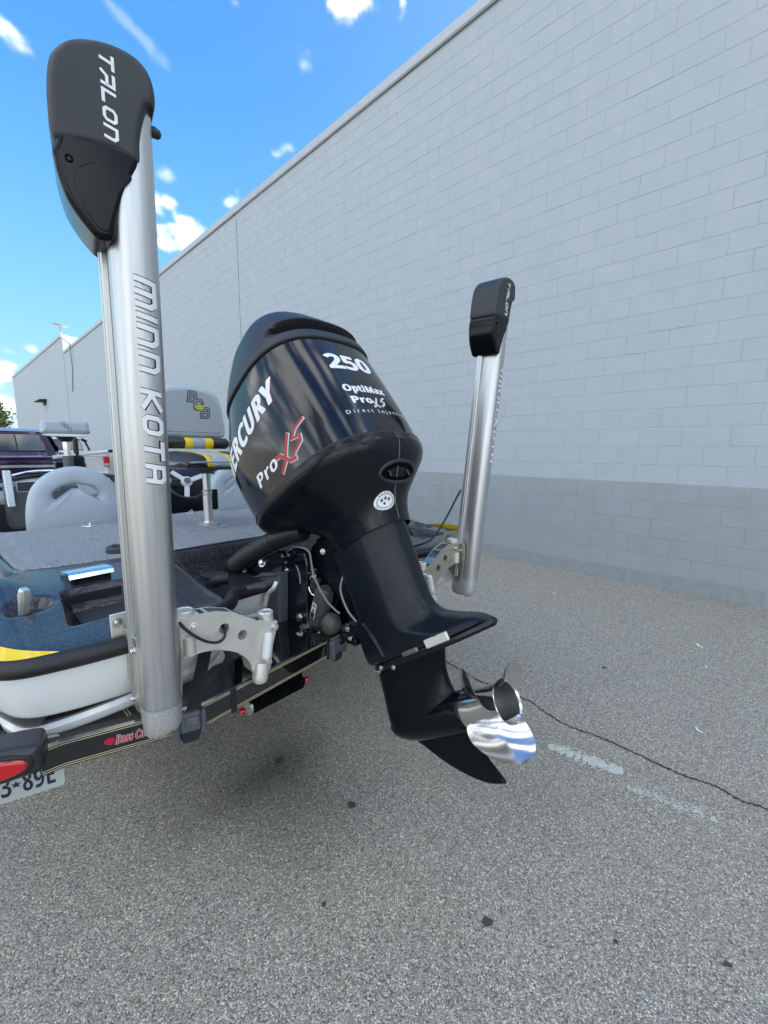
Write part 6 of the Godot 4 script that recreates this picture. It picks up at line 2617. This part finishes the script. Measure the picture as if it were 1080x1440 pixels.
		for x in [3.0, 3.85]:
			md = MB.new()
			md.t = Transform3D(Basis(Vector3(1, 0, 0), Vector3(0, 0, 1), Vector3(0, -1, 0)), sides(Vector3(x, 0.33, 0.12), s))
			md.lathe([Vector2(0.20, -0.09), Vector2(0.30, -0.10), Vector2(0.328, -0.08), Vector2(0.332, 0.0), Vector2(0.328, 0.08), Vector2(0.30, 0.10), Vector2(0.20, 0.09)], 40)
			var wh := put(md, "wheel", M.tyre, t)
			md = MB.new()
			md.t = Transform3D(Basis(Vector3(1, 0, 0), Vector3(0, 0, 1), Vector3(0, -1, 0)), sides(Vector3(x, 0.33, 0.12), s))
			md.lathe([Vector2(0.0, -0.05), Vector2(0.06, -0.06), Vector2(0.16, -0.03), Vector2(0.205, -0.085), Vector2(0.205, 0.085), Vector2(0.16, 0.03), Vector2(0.0, 0.05)], 30)
			put(md, "rim", M.chrome, wh)
			md = MB.new()
			md.tube([sides(Vector3(x, 0.33, 0.2), s), sides(Vector3(x, 0.33, ZC), s)], 0.04, 10)
			put(md, "axle", M.black_flat, t)
		md = MB.new()
		var fr := []
		for w in 2:
			var row := PackedVector3Array()
			for i in 25:
				var a := PI * i / 24.0
				row.append(sides(Vector3(3.42 - cos(a) * 0.86, 0.36 + pow(sin(a), 0.35) * 0.40, 0.02 + 0.24 * w), s))
			fr.append(row)
		md.grid(fr, false, Vector3.UP)
		put(md, "fender", M.trailer_black, t)
	# tongue
	mb = MB.new()
	mb.box(Vector3(7.9, 0.55, ZC), Vector3(2.6, 0.10, 0.10), 0.01)
	put(mb, "tongue", M.trailer_black, t)
	mb = MB.new()
	mb.box(Vector3(7.0, 0.55, ZC), Vector3(0.10, 0.11, 1.4), 0.01)
	put(mb, "front_cross_member", M.trailer_black, t)
	mb = MB.new()
	mb.tube([Vector3(9.2, 0.56, ZC), Vector3(9.5, 0.54, ZC)], 0.05, 10)
	mb.box(Vector3(7.1, 0.95, ZC), Vector3(0.10, 0.75, 0.10), 0.01)
	put(mb, "winch_post", M.trailer_black, t)
	# roller between the joints, with its bright collar, and the low red lamps
	mb = MB.new()
	mb.tube([Vector3(1.35, 0.553, 0.725), Vector3(1.35, 0.553, 0.735), Vector3(1.352, 0.556, 0.96), Vector3(1.352, 0.556, 0.97)], [0.024, 0.030, 0.030, 0.022], 18)
	mb.box(Vector3(1.37, 0.610, 0.85), Vector3(0.06, 0.09, 0.24), 0.01)
	put(mb, "roller", M.black_deep, t)
	mb = MB.new()
	mb.tube([Vector3(1.35, 0.553, 0.718), Vector3(1.35, 0.553, 0.727)], 0.031, 18)
	put(mb, "roller_collar", M.steel, t)
	for p in [[1.335, 0.561, 0.692], [1.34, 0.560, 0.985]]:
		mb = MB.new()
		mb.ball(Vector3(p[0], p[1], p[2]), Vector3(0.013, 0.010, 0.015), 14)
		put(mb, "marker_lamp", M.red_lens, t)
	# number plate half under the lamp housing
	var pl := Node3D.new()
	_child(pl, "number_plate", t)
	pl.transform = (Transform3D(Basis(Vector3(-0.30, 0, 1.0).normalized(), Vector3.UP, Vector3(-1.0, 0, -0.30).normalized()), Vector3(1.386, 0.670, 0.022)))
	mb = MB.new()
	mb.pillow(V2([[-0.152, -0.070], [-0.145, -0.077], [0.145, -0.077], [0.152, -0.070], [0.152, 0.070], [0.145, 0.077], [-0.145, 0.077], [-0.152, 0.070]]), 0.003, 0.001, 2)
	put(mb, "plate", M.plate, pl)
	mb = MB.new()
	decal(mb, place(fit(text_tris("3", 0.06, true), 0.021, 0.058), Vector2(0.030, -0.032)), func(p: Vector2) -> Vector3: return Vector3(p.x, p.y, 0.0016), 0.3, 0.0006)
	decal(mb, place(fit(text_tris("89E", 0.06, true), 0.068, 0.058), Vector2(0.098, -0.032)), func(p: Vector2) -> Vector3: return Vector3(p.x, p.y, 0.0016), 0.3, 0.0006)
	var star := PackedVector2Array()
	for j in 5:
		var a := TAU * j / 5.0 + PI / 2
		star.append_array(PackedVector2Array([Vector2.ZERO, Vector2(cos(a - PI / 5), sin(a - PI / 5)) * 0.005, Vector2(cos(a), sin(a)) * 0.011, Vector2.ZERO, Vector2(cos(a), sin(a)) * 0.011, Vector2(cos(a + PI / 5), sin(a + PI / 5)) * 0.005]))
	decal(mb, place(star, Vector2(0.051, -0.034)), func(p: Vector2) -> Vector3: return Vector3(p.x, p.y, 0.0016), 0.3, 0.0006)
	put(mb, "characters", M.plate_ink, pl)
	# two tie-down straps
	for spec in [[0.455, Vector3(1.335, 0.905, 0.585), "black tie-down strap and grey buckle beside the tallest anchor pole's foot"], [1.085, Vector3(1.40, 0.755, 1.07), "grey tie-down buckle on the trailer beam below the engine bracket"]]:
		var z: float = spec[0]
		var st := thing("tie_down_strap", spec[2], "strap", Transform3D(beam_basis(z), beam_at(z) + Vector3(0, 0.70, 0)), "tie-down straps on the trailer beam")
		mb = MB.new()
		var top: Vector3 = st.transform.affine_inverse() * spec[1]
		var w0 := Vector3(-0.020, 0, 0)
		var rows := []
		for i in 7:
			var u := i / 6.0
			var c := Vector3(0.012, 0.02, 0.016).lerp(top, u)
			rows.append(PackedVector3Array([c + w0, c - w0]))
		mb.grid(rows, false, Vector3(0, 0, 1))
		rows = rows.duplicate(true)
		for r in rows:
			for q in r.size():
				r[q] += Vector3(0, -0.001, -0.0025)
		mb.grid(rows, false, Vector3(0, 0, -1))
		put(mb, "webbing", M.strap, st)
		mb = MB.new()
		mb.box(Vector3(0.005, 0.0, 0.012), Vector3(0.062, 0.062, 0.024), 0.006)
		mb.box(Vector3(-0.032, -0.010, 0.015), Vector3(0.016, 0.080, 0.030), 0.005)
		mb.box(Vector3(0.042, -0.004, 0.015), Vector3(0.014, 0.076, 0.030), 0.005)
		put(mb, "buckle", M.grey_clamp, st)
		mb = MB.new()
		mb.box(Vector3(0.010, 0.006, 0.0245), Vector3(0.030, 0.020, 0.004), 0.001)
		put(mb, "buckle_plate", M.grey_metal, st)
		mb = MB.new()
		mb.prism(rounded([[-0.022, -0.02], [-0.020, -0.060], [-0.008, -0.068], [0.026, -0.062], [0.030, -0.02]], 3), 0.016, 0.004, 0.008)
		put(mb, "strap_tail", M.black_flat, st)

# ---------------------------------------------------------------- pickups beyond the bow
func pickup(at: Vector3, paint: Material, roof: Material, label: String, trim: Material) -> void:
	# local x: forward, y up, z to the truck's right; the tailgate stands at x = 0
	var t := thing("pickup_truck", label, "pickup truck", Transform3D(Basis(), at), "pickups parked beyond the boat")
	var W := 0.98
	var prof := rounded([[0.02, 0.62], [0.0, 0.80], [0.03, 1.28], [0.06, 1.355], [0.5, 1.37], [1.72, 1.37], [1.9, 1.36], [4.1, 1.33], [4.4, 1.28], [5.2, 1.18], [5.42, 1.05], [5.45, 0.72], [5.3, 0.52], [3.0, 0.48], [1.0, 0.5]], 3)
	var mb := MB.new()
	mb.pillow(prof, W * 2.0, 0.09, 5)
	put(mb, "body", paint, t)
	# cab: sections across, narrowing towards the roof
	mb = MB.new()
	var rows := []
	for k in [[1.36, 1.80, 4.05, 0.93], [1.50, 1.86, 3.80, 0.90], [1.70, 1.95, 3.40, 0.83], [1.84, 2.03, 3.12, 0.775], [1.89, 2.12, 2.98, 0.72], [1.905, 2.35, 2.8, 0.5], [1.91, 2.5, 2.6, 0.05]]:
		var row := PackedVector3Array()
		for p in super_ring(Vector2((k[1] + k[2]) * 0.5, 0), (k[2] - k[1]) * 0.5, k[3], 7.0, 48):
			row.append(Vector3(p.x, k[0], p.y))
		rows.append(row)
	mb.grid(rows, true)
	var cab := put(mb, "cab", paint, t)
	mb = MB.new()
	rows = []
	for k in [[1.845, 2.025, 3.14, 0.782], [1.885, 2.07, 3.05, 0.745], [1.912, 2.2, 2.9, 0.60], [1.917, 2.45, 2.65, 0.1]]:
		var row := PackedVector3Array()
		for p in super_ring(Vector2((k[1] + k[2]) * 0.5, 0), (k[2] - k[1]) * 0.5, k[3], 7.0, 48):
			row.append(Vector3(p.x, k[0] + 0.006, p.y))
		rows.append(row)
	mb.grid(rows, true)
	put(mb, "roof", roof, t)
	# rear window in three panes
	var rx := func(y: float) -> float: return lerpf(1.845, 2.02, (y - 1.45) / 0.38) - 0.012
	for s in [[-0.66, -0.23, M.tint_pale], [-0.215, 0.215, M.tint], [0.23, 0.66, M.tint_pale]]:
		mb = MB.new()
		var a := Vector3(rx.call(1.45), 1.45, s[0])
		var b := Vector3(rx.call(1.45), 1.45, s[1])
		var c := Vector3(rx.call(1.79), 1.79, s[1] * 0.93)
		var d := Vector3(rx.call(1.79), 1.79, s[0] * 0.93)
		mb.quad(a, b, c, d, Vector3(-1, 0.4, 0))
		var back := Vector3(0.008, 0, 0)
		mb.quad(a + back, b + back, c + back, d + back, Vector3(1, -0.4, 0))
		put(mb, "rear_window", s[2], cab)
	mb = MB.new()
	for z in [-0.222, 0.222]:
		mb.tube([Vector3(rx.call(1.45) - 0.004, 1.45, z), Vector3(rx.call(1.79) - 0.004, 1.79, z * 0.93)], 0.010, 6)
	mb.tube([Vector3(rx.call(1.445), 1.445, -0.67), Vector3(rx.call(1.445), 1.445, 0.67), Vector3(rx.call(1.80), 1.80, 0.62), Vector3(rx.call(1.80), 1.80, -0.62), Vector3(rx.call(1.445), 1.445, -0.67)], 0.012, 6)
	put(mb, "window_frame", M.black_flat, cab)
	for s in [-1.0, 1.0]:
		for q in [[1.98, 2.72], [2.80, 3.50]]:
			mb = MB.new()
			mb.quad(Vector3(q[0], 1.44, 0.921 * s), Vector3(q[1] + 0.1, 1.44, 0.921 * s), Vector3(minf(q[1], 3.05), 1.80, 0.812 * s), Vector3(q[0] + 0.09, 1.80, 0.812 * s), Vector3(0, 0.2, s))
			put(mb, "side_window", M.tint, cab)
		mb = MB.new()
		mb.box(Vector3(3.55, 1.47, 1.07 * s), Vector3(0.10, 0.20, 0.22), 0.03)
		put(mb, "mirror", M.black_semi, t)
		mb = MB.new()
		mb.box(Vector3(0.035, 1.07, 0.90 * s), Vector3(0.10, 0.36, 0.17), 0.03)
		var tl := put(mb, "tail_lamp", M.red_lens, t)
		mb = MB.new()
		mb.box(Vector3(-0.012, 0.975, 0.90 * s), Vector3(0.02, 0.10, 0.13), 0.008)
		put(mb, "reverse_lens", M.clear_lens, tl)
		for x in [1.05, 4.45]:
			mb = MB.new()
			mb.t = Transform3D(Basis(Vector3(1, 0, 0), Vector3(0, 0, 1), Vector3(0, -1, 0)), Vector3(x, 0.39, 0.86 * s))
			mb.lathe([Vector2(0.0, -0.12), Vector2(0.24, -0.12), Vector2(0.36, -0.13), Vector2(0.39, -0.10), Vector2(0.39, 0.10), Vector2(0.36, 0.13), Vector2(0.24, 0.12), Vector2(0.0, 0.12)], 32)
			put(mb, "wheel", M.tyre, t)
	# bed rails, tailgate, bumper
	mb = MB.new()
	mb.box(Vector3(0.03, 1.035, 0), Vector3(0.08, 0.50, 1.60), 0.02)
	mb.box(Vector3(0.0, 1.27, 0), Vector3(0.06, 0.035, 1.66), 0.012)
	var tg := put(mb, "tailgate", paint, t)
	mb = MB.new()
	mb.box(Vector3(-0.015, 1.19, 0), Vector3(0.012, 0.045, 1.5), 0.004)
	put(mb, "chrome_strip", trim, tg)
	mb = MB.new()
	mb.box(Vector3(-0.02, 1.10, 0), Vector3(0.03, 0.06, 0.22), 0.01)
	put(mb, "handle", M.black_semi, tg)
	mb = MB.new()
	mb.box(Vector3(-0.08, 0.64, 0), Vector3(0.18, 0.18, 1.86), 0.03)
	put(mb, "bumper", M.chrome, t)
	for s in [-1.0, 1.0]:
		mb = MB.new()
		mb.tube([Vector3(0.1, 1.385, 0.90 * s), Vector3(1.75, 1.395, 0.90 * s)], 0.030, 8)
		put(mb, "bed_rail", trim, t)

func build_trucks() -> void:
	pickup(Vector3(9.6, 0, 1.06), M.purple, M.silver_paint, "dark purple pickup truck with pale sky sheen painted on its roof, parked at the boat's bow", M.silver_paint)  # silver roof colour paints in the sky reflected by purple paint
	pickup(Vector3(16.0, 0, 3.07), M.truck_white, M.truck_white, "white pickup truck with red tail lamp parked beyond the purple one by the wall", M.truck_white)

func _ready() -> void:
	set_up()
	make_materials()
	build_ground()
	build_building($camera.transform)
	build_trees()
	build_anchors()
	build_engine()
	build_jack_plate()
	build_boat()
	build_seats()
	build_trailer()
	build_trucks()
